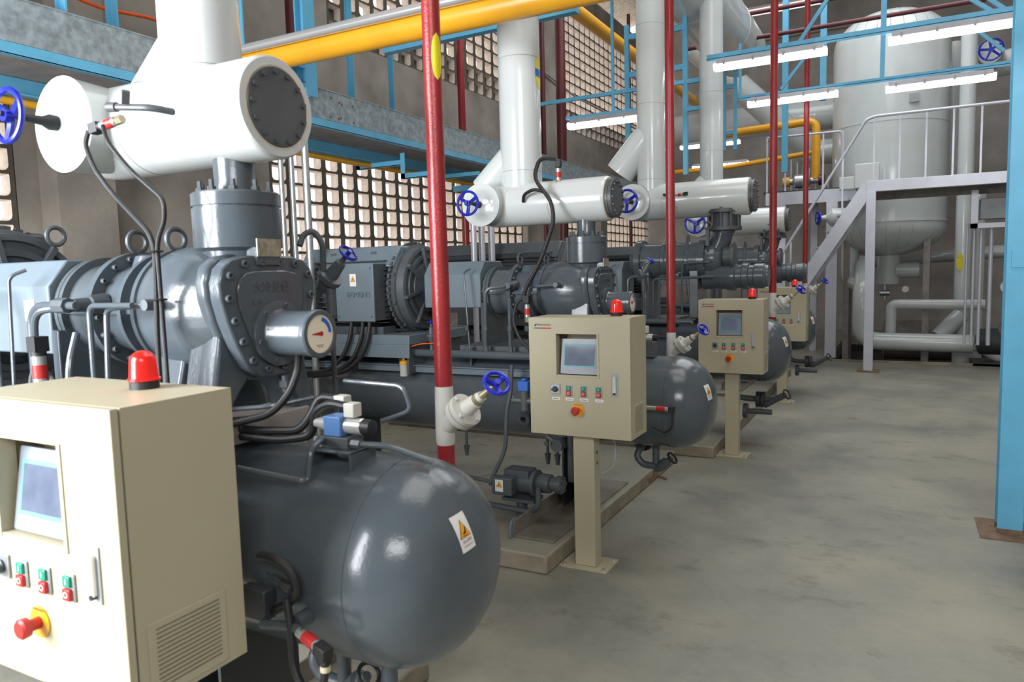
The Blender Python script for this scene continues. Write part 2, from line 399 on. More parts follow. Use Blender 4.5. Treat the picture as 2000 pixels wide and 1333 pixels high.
for k, (x, y, z1, wd) in enumerate(((GX - .04, 2.70, 5.6, .06), (GX - .52, 3.35, 5.6, .075), (GX - .05, 4.02, 5.6, .07), (GX - .48, 5.78, 5.6, .06), (GX - .5, 6.45, 4.2, .05))):
    zb_ = GZ1 if k < 3 else GZ1 - .2
    p = MB().box((x - wd / 2, y - .006, zb_), (x + wd / 2, y + .006, z1)).box((x - wd / 2, y - wd / 2, zb_), (x - wd / 2 + .008, y + wd / 2, z1))
    tag(obj('blue_post', p, 'blue'), ('slim sky-blue steel post above the catwalk, leftmost of the thin posts', 'second slim sky-blue post from the left above the catwalk, crossed by the orange conduit',
        'wide blue post rising just right of the nearest white riser', 'slim blue post standing behind the catwalk between the two yellow pipe runs', 'short thin blue post carrying the blue cross bar over the catwalk')[k], 'post', 'blue posts along the catwalk')
# the big bolted column of the catwalk
t = thing('blue_column', 'broad blue I-section column bolted to the catwalk edge', 'column', (GX + .06, 4.60, 3.10))
mb = MB().box((GX, 4.53, 3.10), (GX + .012, 4.66, 6.5)).box((GX + .08, 4.53, 3.10), (GX + .092, 4.66, 6.5)).box((GX + .012, 4.59, 3.10), (GX + .08, 4.60, 6.5)); obj('shaft', mb, 'blue', t)
mb = MB().box((GX - .0, 4.40, 3.17), (GX + .10, 4.53, 3.18)).box((GX - .0, 4.40, 3.30), (GX + .10, 4.53, 3.31)).box((GX, 4.40, 3.17), (GX + .01, 4.53, 3.31)); obj('bracket', mb, 'blue', t)
# lower hanging brackets under the catwalk
for k, (x0, x1, y, z) in enumerate(((-5.0, -4.4, 6.05, 2.745), (-4.4, -4.0, 6.0, 2.60), (-4.75, -4.2, 7.2, 2.74))):
    mb = MB().box((x0, y, z), (x1, y + .006, z + .05)).box((x0, y, z), (x1, y + .05, z + .006)).box((x0, y, z), (x0 + .05, y + .006, z + .25))
    tag(obj('pipe_bracket', mb, 'blue'), ('blue angle bracket under the catwalk, left one', 'blue L-shaped bracket under the catwalk beside the near red pipe', 'blue angle arm under the catwalk near the second riser')[k], 'bracket', 'blue brackets under the catwalk')
t = obj('conduit', MB().tube([(GX - .7, .8, 3.78), (GX - .7, 2.6, 3.66), (GX - .7, 3.0, 3.62), (GX - .7, 3.35, 3.57), (GX - .7, 3.8, 3.62), (GX - .7, 4.4, 3.52), (GX - .7, 4.45, 3.2)], .014, 8, .1), 'orangec')
tag(t, 'orange conduit sagging above the catwalk at upper left', 'conduit')

# pipes
def pipe(label, pts, r, m, cat='pipe', name='pipe', group=None, fil=None, n=20):
    return tag(obj(name, MB().tube(pts, r, n, fil), m), label, cat, group)
pipe('thick yellow pipe crossing overhead from the catwalk towards the upper centre', [(-4.6, 3.85, 3.17), (XR, 3.85, 3.17)], .085, 'yellow', name='gas_pipe')
pipe('polished steel pipe lying in front of the thick yellow crossing pipe', [(-4.2, 3.735, 3.222), (XR, 3.735, 3.222)], .031, 'chrome', name='steel_pipe')
pipe('yellow pipe running down the hall high above the second riser', [(-4.05, 4.6, 5.22), (-4.05, YF, 5.22)], .095, 'yellow', name='gas_pipe')
pipe('slender yellow pipe running beneath the catwalk', [(GX - .52, -1, 2.772), (GX - .52, 12, 2.772)], .024, 'yellow', name='gas_pipe')
for k, (x, y) in enumerate(((-3.8, 3.80), (-3.8, 3.90), (-3.78, 4.02))):
    pipe(('thin silver downpipe right of the nearest grey flange, left of three', 'middle of the three silver downpipes behind the nearest grey flange', 'right-hand and thickest of the three silver downpipes behind the nearest grey flange')[k], [(x, y, .3), (x, y, 2.9)], (.017, .019, .026)[k], 'steel', 'downpipe', 'downpipe', 'silver downpipes behind the first machine', n=14)
for k, y in enumerate((6.36, 6.52, 6.72)):
    pipe(('left', 'middle', 'right')[k] + ' one of three silver downpipes under the handwheel of the second white pipe', [(-3.8, y, .2), (-3.8, y, 2.16)], .030 + .003 * k, 'silver', 'downpipe', 'downpipe', 'silver downpipes behind the second machine', n=14)
for k, (x, y, r, z0) in enumerate(((-5.8, 9.48, .055, 1.2), (-5.8, 6.06, .055, 3.3), (-5.8, 12.3, .045, 1.2), (-5.2, 11.75, .085, 1.2), (-5.6, 16.5, .04, 3.2))):
    pipe(('maroon pipe against the wall between the near red pipe and the second riser', 'maroon pipe against the wall right of the nearest riser', 'thin maroon pipe just right of the second riser',
          'thick maroon pipe in front of the bright pierced wall', 'thin maroon pipe high in front of the pierced wall behind the third riser')[k], [(x, y, 0 if k == 4 else z0), (x, y, 7.4)], r, 'maroon' if k != 0 else 'red', 'pipe', 'sprinkler_pipe', 'maroon pipes against the left wall', n=14)
pipe('grey cable drooping across the bright pierced wall', [(-5.9, 10.5, 5.55), (-5.9, 14, 5.15), (-5.9, 18, 5.1)], .02, 'fixt', 'cable', 'cable', n=8)
# white duct high along the row of risers
dm = MB(); dm.tube([(-2.62, 5.2, 5.42), (-2.62, 13.6, 5.42)], .46, 36)
for y in (6.5, 8.4, 10.3, 12.2): dm.ring((-2.62, y, 5.42), (0, 1, 0), .46, .006, 36, 6)
tag(obj('header_duct', dm, 'white'), 'huge white insulated duct running overhead from riser to riser', 'duct')
for k, (pts, r, lb) in enumerate((
        ([(-5.6, 17.6, 4.9), (1.2, 17.6, 4.9)], .34, 'thick white duct crossing behind the light fittings'),
        ([(-3.9, 15.6, 6.2), (-1.9, 17.2, 4.2), (-1.7, 17.4, 3.95)], .26, 'white elbow duct dropping behind the lower light fittings'),
        ([(-1.9, 17.3, 4.05), (-.6, 17.3, 4.05)], .26, 'short white duct leading into the big vessel'))):
    tag(obj('duct', MB().tube(pts, r, 28, .6), 'white'), lb, 'duct', 'white ducts behind the lights')
# blue frames and ladders in the middle distance
def member(label, segs, wd=.05, name='blue_frame', cat='frame', m='blue'):
    mb = MB()
    for a, b in segs: mb.bar(a, b, wd, wd)
    return tag(obj(name, mb, m), label, cat)
member('blue bar crossing under the yellow pipe at top centre', [((-4.0, 5.3, 3.60), (-2.2, 5.3, 3.62))], .075, 'blue_bar', 'bar')
member('long blue bar in front of the bright pierced wall', [((-4.6, 9.1, 3.88), (-2.4, 9.1, 3.9))], .045, 'blue_bar', 'bar')
def ladder(name, x0, x1, y, z0, z1, step, label):
    t = thing(name, label, 'frame', ((x0 + x1) / 2, y, z0), 'blue ladder frames')
    for x in (x0, x1): obj('upright', MB().bar((x, y, z0), (x, y, z1), .055, .055), 'blue', t)
    z = z0 + .3
    while z < z1: obj('rung', MB().bar((x0, y, z), (x1, y, z), .05, .07), 'blue', t); z += step
t = thing('ladder_frame', 'wide blue steel frame standing behind the third riser, rungs at both sides of it', 'frame', (-2.9, 10, 3.2), 'blue ladder frames')
for x, z0_, z1_ in ((-3.42, 3.0, 4.99), (-2.61, 2.9, 8.9)): obj('upright', MB().bar((x, 10, z0_), (x, 10, z1_), .06, .06), 'blue', t)
for z in (4.83, 4.32): obj('rung', MB().bar((-3.42, 10, z), (-2.61, 10, z), .05, .07), 'blue', t)
for z in (4.12, 3.76): obj('rung', MB().bar((-2.61, 10, z), (-2.28, 10, z), .05, .055), 'blue', t)
ladder('ladder_frame', -2.73, -2.55, 13, 3.62, 8.9, .76, 'blue ladder frame right of the rearmost riser')
for k, (x, y, z0) in enumerate(((-1.78, 13.2, 3.2), (-1.2, 13.2, 4.3))):
    tag(obj('hanger_bar', MB().bar((x, y, z0), (x, y, 7.8), .09, .09), 'blue'), ('long pale blue hanger left of the middle red pipe', 'short pale blue hanger between the two rear red pipes')[k], 'hanger')
for k, (z, y) in enumerate(((5.62, 12.4), (5.35, 12.8))):
    tag(obj('roof_pipe', MB().tube([(-3.3, y, z), (XR, y, z)], .035, 12), 'maroon'), ('upper', 'lower')[k] + ' maroon pipe crossing under the roof at top right', 'pipe')
# yellow loop behind the white railing
pipe('yellow pipe loop turning down behind the upper railing', [(-3.35, 14.8, 4.20), (-1.45, 14.8, 4.28), (-1.45, 14.8, 3.22)], .075, 'yellow', name='gas_pipe', fil=.18)
pipe('lower yellow pipe behind the upper railing', [(-4.6, 16.2, 3.75), (-3.3, 15.8, 3.70), (-1.55, 15.8, 3.85)], .05, 'yellow', name='gas_pipe')
t = thing('regulator', 'grey pressure regulator between yellow flanges behind the railing', 'valve', (-1.7, 14.8, 3.0))
obj('body', MB().lathe((-2.0, 14.8, 3.2), (1, 0, 0), [(0, .06), (.15, .06), (.2, .13), (.42, .13), (.47, .06), (.6, .06)], 20), 'steel', t)
obj('flange', MB().cyl((-2.02, 14.8, 3.2), (-1.9, 14.8, 3.2), .09), 'yellow', t); obj('flange', MB().cyl((-1.4, 14.8, 3.2), (-1.3, 14.8, 3.2), .10), 'maroon', t)
# ------------------------------------------------------------------ light frames
def light(label, c, L, grp):
    x, y, z = c; t = thing('fluorescent_light', label, 'light', (x, y, z - .05), grp)
    h = L / 2
    mb = MB(); mb.prism(rrect(.13, .075, .03, 4), lambda u, v, q: V((q, y + u, z + v)), x - h, x + h); obj('diffuser', mb, 'tube', t, label='glowing white diffuser')
    mb = MB().prism([(-.075, .02), (.075, .02), (.055, .075), (-.055, .075)], lambda u, v, q: V((q, y + u, z + v)), x - h + .03, x + h - .03); obj('housing', mb, 'fixt', t)
    cl = MB()
    for q in (-.8, -.27, .27, .8): cl.box((x + q * h - .012, y - .078, z + .005), (x + q * h + .012, y - .066, z + .05))
    obj('clips', cl, 'fixt', t)
LG = 'fluorescent lights on the blue frames'
light('glowing fluorescent fitting crossed by the middle red pipe, upper left of the hanging lights', (-1.30, 8.4, 3.83), 1.14, LG)
light('glowing fluorescent fitting crossed by both rear red pipes, below and left', (-1.27, 10.0, 3.72), 1.06, LG)
light('largest glowing fluorescent fitting, touching the blue column at upper right', (.40, 8.4, 3.83), 1.14, LG)
light('glowing fluorescent fitting just above the railing in front of the big vessel', (.33, 10.0, 3.69), 1.10, LG)
light('glowing fluorescent fitting in front of the pierced wall, left of the third riser', (-3.05, 8.4, 3.40), 1.14, LG)
light('small distant fluorescent fitting left of the rearmost riser, upper of two', (-3.55, 15.5, 4.15), 1.2, LG)
light('small distant fluorescent fitting left of the rearmost riser, lower of two', (-3.55, 16.5, 3.85), 1.2, LG)
t = thing('fluorescent_light', 'glowing fitting at the top right corner, seen almost end-on', 'light', (.78, 6.6, 4.1), LG)
obj('diffuser', MB().prism(rrect(.13, .075, .03, 4), lambda u, v, q: V((.75 + u + (q - 6.3) * .1, q, 3.62 + v + (q - 6.3) * .0)), 5.9, 7.1), 'tube', t)
t = thing('light_frame', 'blue hanging steel frame carrying the two nearer light fittings at upper right', 'frame', (-.2, 8.4, 3.9))
obj('rail', MB().box((-1.95, 8.37, 3.92), (1.3, 8.43, 3.926)).box((-1.95, 8.37, 3.90), (1.3, 8.376, 3.97)), 'blue', t)
obj('upright', MB().bar((-.215, 8.4, 3.9), (-.21, 8.4, 9.1), .05, .05), 'blue', t)
for a, b in (((-1.02, 8.4, 3.93), (-.62, 8.4, 4.5)), ((.70, 8.4, 3.95), (.1, 8.4, 4.45)), ((.8, 8.4, 3.95), (.2, 8.4, 4.5))): obj('brace', MB().bar(a, b, .035, .035), 'blue', t)
t = thing('light_frame', 'blue hanging steel frame carrying the two further light fittings above the railing', 'frame', (-.3, 10, 3.8))
obj('rail', MB().box((-1.9, 9.97, 3.80), (1.5, 10.03, 3.806)).box((-1.9, 9.97, 3.78), (1.5, 9.976, 3.835)), 'blue', t)
obj('upright', MB().bar((-.262, 10, 3.8), (-.25, 10, 5.6), .05, .05), 'blue', t)
for a, b in (((-1.4, 10, 3.86), (-1.0, 10, 4.35)), ((.55, 10, 4.35), (.95, 10, 3.95))): obj('brace', MB().bar(a, b, .035, .035), 'blue', t)
obj('hanger', MB().bar((-1.9, 10, 3.8), (-1.9, 10, 4.5), .03, .03), 'blue', t)
for x in (-3.55, -2.45): pass
t = thing('light_frame', 'blue bar holding the light fitting in front of the pierced wall', 'frame', (-3.05, 8.4, 3.46))
obj('rail', MB().box((-3.65, 8.37, 3.48), (-2.35, 8.43, 3.51)), 'blue', t)
obj('upright', MB().bar((-3.05, 8.4, 3.5), (-3.05, 8.4, 5.6), .03, .03), 'blue', t)

# ------------------------------------------------------------------ right-hand blue column
t = thing('steel_column', 'sky-blue I-section steel column standing on the floor at the right edge', 'column', (.60, 5.2, 0))
mb = MB().box((.535, 5.155, .03), (.665, 5.165, 8)).box((.535, 5.275, .03), (.665, 5.285, 8)).box((.596, 5.165, .03), (.604, 5.275, 8)); obj('shaft', mb, 'blue', t, bevel=.002)
mb = MB().box((.535, 5.154, 0), (.665, 5.166, .03)).box((.535, 5.274, 0), (.665, 5.286, .03)).box((.596, 5.166, 0), (.604, 5.274, .03)); obj('base', mb, 'rust', t, label='bare rusty foot of the column')
obj('splice_plate', MB().box((.56, 5.145, 1.60), (.70, 5.155, 1.70)), 'blue', t)
tag(obj('base_plate', MB().box((.44, 5.02, 0), (.86, 5.42, .006)), 'rust'), 'thin rusty plate under the blue column', 'plate')

# ------------------------------------------------------------------ white platform, stair, railing
SY = 12.3
t = thing('platform', 'white-painted steel platform with railing in front of the big vessel', 'platform', (-.42, SY, 0))
obj('leg', MB().box((-.50, SY - .06, .02), (-.37, SY + .06, 2.70)), 'silver', t, bevel=.004)
obj('foot_plate', MB().box((-.59, SY - .12, 0), (-.28, SY + .12, .02)), 'rust', t)
obj('edge_beam', MB().box((-.50, SY - .05, 2.70), (3.2, SY + .05, 2.86)), 'silver', t, bevel=.004)
obj('edge_beam', MB().box((-.50, SY + 1.1, 2.66), (3.2, SY + 1.2, 2.84)), 'deck', t)
obj('deck', MB().box((-.50, SY + .05, 2.80), (3.2, SY + 1.2, 2.85)), 'deck', t)
obj('handrail', MB().tube([(-1.70, SY, 1.80), (-.52, SY, 3.765), (-.40, SY, 3.80), (3.2, SY, 3.80)], .022, 12, .06), 'silver', t)
for k in range(9): obj('baluster', MB().box((-.42 + .335 * k, SY - .012, 2.86), (-.395 + .335 * k, SY + .012, 3.79)), 'silver', t)
t = thing('staircase', 'white steel stair descending leftwards from the platform', 'stairs', (-2.2, SY, 0))
obj('stringer', MB().bar((-.47, SY - .02, 2.78), (-2.25, SY - .02, .0), .19, .05, (0, 1, 0)), 'silver', t)
obj('stringer', MB().bar((-.47, SY + .75, 2.78), (-2.25, SY + .75, .0), .19, .05, (0, 1, 0)), 'silver', t)
for k in range(11):
    z = 2.6 - k * .235; x = -.52 - (2.78 - z) * 1.78 / 2.78; obj('tread', MB().box((x - .12, SY, z), (x + .12, SY + .74, z + .03)), 'galv', t)
obj('handrail_post', MB().box((-.84, SY - .012, 2.25), (-.815, SY + .012, 3.27)), 'silver', t); obj('handrail_post', MB().box((-1.57, SY - .012, 1.1), (-1.545, SY + .012, 2.05)), 'silver', t)
t = thing('landing', 'white steel landing with thin railing behind the far red pipes', 'platform', (-1.4, 14, 0))
obj('edge_beam', MB().box((-2.2, 13.95, 2.72), (-.52, 14.05, 2.94)), 'silver', t); obj('deck', MB().box((-2.25, 14.0, 2.93), (-.5, 15.2, 2.965)), 'dark', t)
obj('handrail', MB().tube([(-2.2, 15.2, 3.92), (-2.2, 14, 3.92), (-.98, 14, 3.91), (-.96, 14, 3.86), (-.96, 14, 2.95)], .02, 10, .06), 'silver', t)
for k in range(5): obj('baluster', MB().box((-2.2 + .31 * k, 13.99, 2.96), (-2.172 + .31 * k, 14.01, 3.91)), 'silver', t)
for k in range(12): obj('baluster', MB().box((-2.05 + .11 * k, 15.18, 2.96), (-2.03 + .11 * k, 15.2, 3.72 - .06 * k)), 'silver', t)
for x in (-1.95, -1.1): obj('leg', MB().box((x - .09, 13.95, 0), (x + .09, 14.1, 2.72)), 'silver', t)
for k in range(2): obj('leg', MB().box((-1.55 + .35 * k, 15.0, 0), (-1.43 + .35 * k, 15.1, 2.9)), 'silver', t)

# ------------------------------------------------------------------ the big vessel in the pit
t = thing('vessel', 'huge upright white insulated vessel with domed ends behind the platform', 'tank', (-.26, 15.0, 1.2))
R_, cx, cyv = .93, -.26, 15.0
prof = [(0, .02)]
for i in range(1, 13):
    a = PI / 2 * i / 12; prof.append((.50 * (1 - math.cos(a)), R_ * math.sin(a)))
prof = [(1.76 + h, r) for h, r in prof] + [(2.34, R_), (2.341, R_ + .012), (2.37, R_ + .012), (2.371, R_), (4.02, R_), (4.021, R_ + .006), (4.04, R_ + .006), (4.041, R_), (5.42, R_)]
for i in range(1, 12):
    a = PI / 2 * i / 12; prof.append((5.42 + .62 * math.sin(a), R_ * math.cos(a)))
prof.append((6.04, .02))
obj('shell', MB().lathe((cx, cyv, 0), (0, 0, 1), prof, 72), 'white', t)
for pr_, w_ in ((prof[2:13], .0022), (prof[22:32], .004)):
    sm = MB()
    for i in range(28):
        a = 2 * PI * i / 28
        sm.tube([(cx + math.cos(a) * r * 1.001, cyv + math.sin(a) * r * 1.001, z) for z, r in pr_], w_, 4, 0)
    obj('cladding_seams', sm, 'deck', t)
obj('outlet', MB().cyl((cx + .03, cyv, 1.26), (cx + .03, cyv, 1.80), .19, n=32), 'white', t)
obj('side_branch', MB().cyl((cx + .15, cyv - .05, 1.50), (cx + .52, cyv - .05, 1.50), .14, n=28), 'white', t)
for k, a in enumerate((.6, 2.5, 3.8, 5.6)): obj('leg', MB().box((cx + .8 * math.cos(a) - .05, cyv + .8 * math.sin(a) - .05, -.35), (cx + .8 * math.cos(a) + .05, cyv + .8 * math.sin(a) + .05, 2.3)), 'deck', t)
obj('nameplate', MB().box((cx + .30, cyv - .905, 4.28), (cx + .45, cyv - .86, 4.42)), 'plastic', t, label='small square metal nameplate')
tag(obj('insulation_box', MB().box((-.95, 13.35, 2.86), (-.68, 13.7, 3.06)).box((-.72, 13.3, 2.86), (-.36, 13.75, 3.25)), 'white', bevel=.01), 'white insulated box on the platform in front of the vessel', 'box')
t = thing('drain_valve', 'small chrome valve under the vessel outlet beside a round gauge', 'valve', (-.24, 15, .95))
obj('body', MB().tube([(-.28, 14.95, 1.26), (-.28, 14.95, .98)], .035, 12).cyl((-.36, 14.9, 1.1), (-.2, 14.9, 1.1), .05), 'steel', t)
t = thing('pressure_gauge', 'small round dial gauge under the big vessel', 'gauge', (.05, 14.7, .98))
obj('case', MB().cyl((.05, 14.7, 1.17), (.05, 14.66, 1.17), .055), 'steel', t); obj('dial', MB().cyl((.05, 14.659, 1.17), (.05, 14.655, 1.17), .048), 'paper', t); obj('stem', MB().cyl((.05, 14.7, .95), (.05, 14.7, 1.12), .012, n=10), 'steel', t)
def big(label, pts, r, fil, seams=(), name='insulated_pipe', grp='white insulated pipes around the vessel', m='white'):
    mb = MB().tube(pts, r, 28, fil)
    return tag(obj(name, mb, m), label, 'pipe', grp)
big('fat white pipe in the pit that bends up at its left end', [(-.60, 14.6, 1.62), (-.60, 13.85, 1.10), (-.60, 13.85, .32), (1.02, 13.85, .30)], .15, .28)
big('white pipe dropping from above into the bend left of the white post', [(-.85, 14.7, 2.25), (-.85, 14.7, 1.35), (-.60, 14.3, 1.25)], .15, .2)
big('upright white pipe with yellow and blue label right of the vessel', [(.90, 14.6, -.3), (.90, 14.6, 5.6)], .125, .2)
big('second upright white pipe, shadowed behind the labelled one', [(1.15, 15.3, -.3), (1.15, 15.3, 2.9)], .12, .2)
big('white pipe lying level above the pit, crossing the labelled upright pipe', [(-.16, 14.2, .2), (-.16, 14.2, .93), (.95, 14.2, .92), (1.2, 14.2, .92)], .085, .1)
big('dim white pipe crossing behind the bottom of the vessel', [(-1.0, 16.4, 1.65), (2.6, 16.4, 1.85)], .12, .2)
big('slanting white strainer branch at the foot of the labelled pipe', [(.88, 14.5, .72), (.55, 14.3, .36)], .135, .2)
big('upright white pipe beside the upper right handwheel', [(.74, 15.6, 2.8), (.74, 15.6, 5.5)], .12, .1)
big('white pipe crossing high behind the nearer light frame at right', [(.8, 15.8, 5.0), (3.4, 15.8, 5.3)], .22, .1)
tag(obj('pipe_label', MB().prism([(math.cos(2 * PI * i / 24) * .055, math.sin(2 * PI * i / 24) * .15) for i in range(24)], lambda u, v, q: V((.85 + u, 14.47 + q, 1.62 + v)), 0, .006), 'yellowf'), 'oval yellow label on the upright white pipe right of the vessel', 'label')
tag(obj('tank', MB().lathe((-.35, 16.0, .15), (1, 0, 0), [(0, .1), (.06, .38), (1.3, .38), (1.36, .1)], 32), 'deck'), 'low pale horizontal tank in the pit behind the fat pipe', 'tank')
t = thing('angle_valve', 'white cylindrical valve with blue handwheel facing the room at upper right', 'valve', (1.0, 14.6, 4.3), 'distant handwheel valves')
obj('body', MB().lathe((1.30, 15.6, 5.14), (-.12, -1, -.12), [(0, .2), (.85, .2), (.9, .17)], 32), 'white', t); handwheel('handwheel', t, (1.19, 14.45, 5.03), (-.12, -1, -.1), .165, .015, 5)
t = thing('angle_valve', 'small white valve with blue handwheel between stair and landing', 'valve', (-1.2, 13.9, 2.2), 'distant handwheel valves')
obj('body', MB().lathe((-.8, 13.5, 2.42), (-1, -.25, 0), [(0, .15), (.28, .15), (.36, .05), (.45, .03)], 24), 'white', t); handwheel('handwheel', t, (-1.27, 13.4, 2.42), (-1, -.5, 0), .11, .012, 5)
for k, (x, r) in enumerate(((.86, .018), (.95, .02), (1.04, .024), (1.17, .030))):
    pipe(('leftmost and thinnest', 'second from left', 'third from left', 'rightmost and thickest')[k] + ' of four thin grey uprights beside the blue column', [(x, 13.2, .35), (x, 13.2, 2.2)], r, 'silver', 'pipe', 'riser_pipe', 'thin uprights near the blue column', n=12)
t = thing('wall_cabinet', 'grey enclosure on a white bracket hanging under the platform', 'box', (1.15, 13, 2.2))
obj('enclosure', MB().box((1.0, 12.95, 2.25), (1.6, 13.25, 2.55)), 'plastic', t, bevel=.01); obj('bracket', MB().box((.88, 12.93, 2.12), (.97, 13.0, 2.68)).box((.88, 12.93, 2.12), (1.6, 13.0, 2.19)), 'silver', t)
t = thing('screw_pump', 'dark pump group with pale round covers beside the foot of the thin uprights', 'pump', (1.35, 13.6, 0))
obj('body', MB().lathe((1.05, 13.7, .36), (1, 0, 0), [(0, .1), (.05, .2), (.5, .22), (.6, .15), (.9, .15)], 24), 'dark', t); obj('cover', MB().cyl((1.38, 13.1, 1.24), (1.38, 13.0, 1.24), .095), 'white', t)
obj('cover', MB().cyl((1.38, 13.1, .62), (1.38, 13.0, .62), .10), 'greyd', t); obj('stand', MB().cyl((1.38, 13.08, .66), (1.38, 13.08, 1.2), .02), 'white', t)
obj('discharge', MB().tube([(1.04, 13.8, .30), (1.15, 13.8, .26), (1.35, 13.75, .12), (2.0, 13.7, .14)], .10, 18, .1), 'white', t)
obj('plinth', MB().box((1.0, 13.4, -.35), (1.9, 14.1, .05)), 'dark', t)
tag(obj('wall_lamp', MB().cyl((1.02, 15.6, 3.26), (1.02, 15.6, 3.44), .06), 'yellowf'), 'little yellow and grey device on the far wall above the platform', 'device')
# ------------------------------------------------------------------ the four machines, a row along Y
UN = {1: 'nearest machine', 2: 'second machine', 3: 'third machine', 4: 'rearmost machine'}
OY = {1: 1.60, 2: 4.40, 3: 7.20, 4: 10.0}
def warn_sticker(parent, c, w_, h_, fn=None, kind='bolt'):
    """white label with an orange triangle; fn maps (u, v, lift) to 3D"""
    g = MB(); n = 6
    vs = [fn((i / n - .5) * w_, (j / n - .5) * h_, .0012) for j in range(n + 1) for i in range(n + 1)]
    g.add(vs, [(j * (n + 1) + i, j * (n + 1) + i + 1, (j + 1) * (n + 1) + i + 1, (j + 1) * (n + 1) + i) for j in range(n) for i in range(n)])
    s = obj('warning_label', g, 'paper', parent, label='white warning label with orange triangle')
    def flat(name, pts, lift, m):
        cxy = (sum(p[0] for p in pts) / len(pts), sum(p[1] for p in pts) / len(pts)); q = MB()
        sub = []
        for i in range(len(pts)):
            a, b = pts[i], pts[(i + 1) % len(pts)]
            for k in range(4): sub.append((a[0] + (b[0] - a[0]) * k / 4, a[1] + (b[1] - a[1]) * k / 4))
        N = len(sub); rings = [[(cxy[0] + (x - cxy[0]) * t, cxy[1] + (y - cxy[1]) * t) for x, y in sub] for t in (1, .66, .33)]
        q.add([fn(x * 1, y * 1, lift) for r in rings for x, y in r] + [fn(*cxy, lift)],
              [(r * N + i, r * N + (i + 1) % N, (r + 1) * N + (i + 1) % N, (r + 1) * N + i) for r in range(2) for i in range(N)] + [(2 * N + i, 2 * N + (i + 1) % N, 3 * N) for i in range(N)])
        return obj(name, q, m, s)
    T = w_ * .36
    flat('triangle_border', [(-T * 1.12, -h_ * .13), (T * 1.12, -h_ * .13), (0, h_ * .36)], .0018, 'ink')
    flat('triangle', [(-T, -h_ * .115), (T, -h_ * .115), (0, h_ * .325)], .0024, 'orange')
    if kind == 'hot':
        flat('hand_symbol', [(-T * .5, -.02 * h_), (-T * .35, .0), (T * .1, .03 * h_), (T * .3, .17 * h_), (T * .42, .15 * h_), (T * .25, -.01 * h_), (-T * .05, -.03 * h_)], .003, 'ink')
        flat('heat_symbol', [(-T * .5, -.085 * h_), (T * .5, -.085 * h_), (T * .5, -.06 * h_), (-T * .5, -.06 * h_)], .003, 'redm')
    else:
        flat('flash_symbol', [(0, .2 * h_), (-T * .2, .04 * h_), (0, .05 * h_), (-T * .05, -.07 * h_), (T * .18, .08 * h_), (0, .07 * h_)], .003, 'ink')
    return s
def label_text(s, parent, c, size, rot, m='ink', depth=.0002): return text('lettering', s, size, c, 0, 0, m, parent, depth, rot=rot)
def rot_from(xd, yd):
    xd, yd = V(xd).normalized(), V(yd).normalized(); zd = xd.cross(yd)
    return Matrix(((xd.x, yd.x, zd.x), (xd.y, yd.y, zd.y), (xd.z, yd.z, zd.z))).to_euler()
FRONT = (PI / 2, 0, 0)

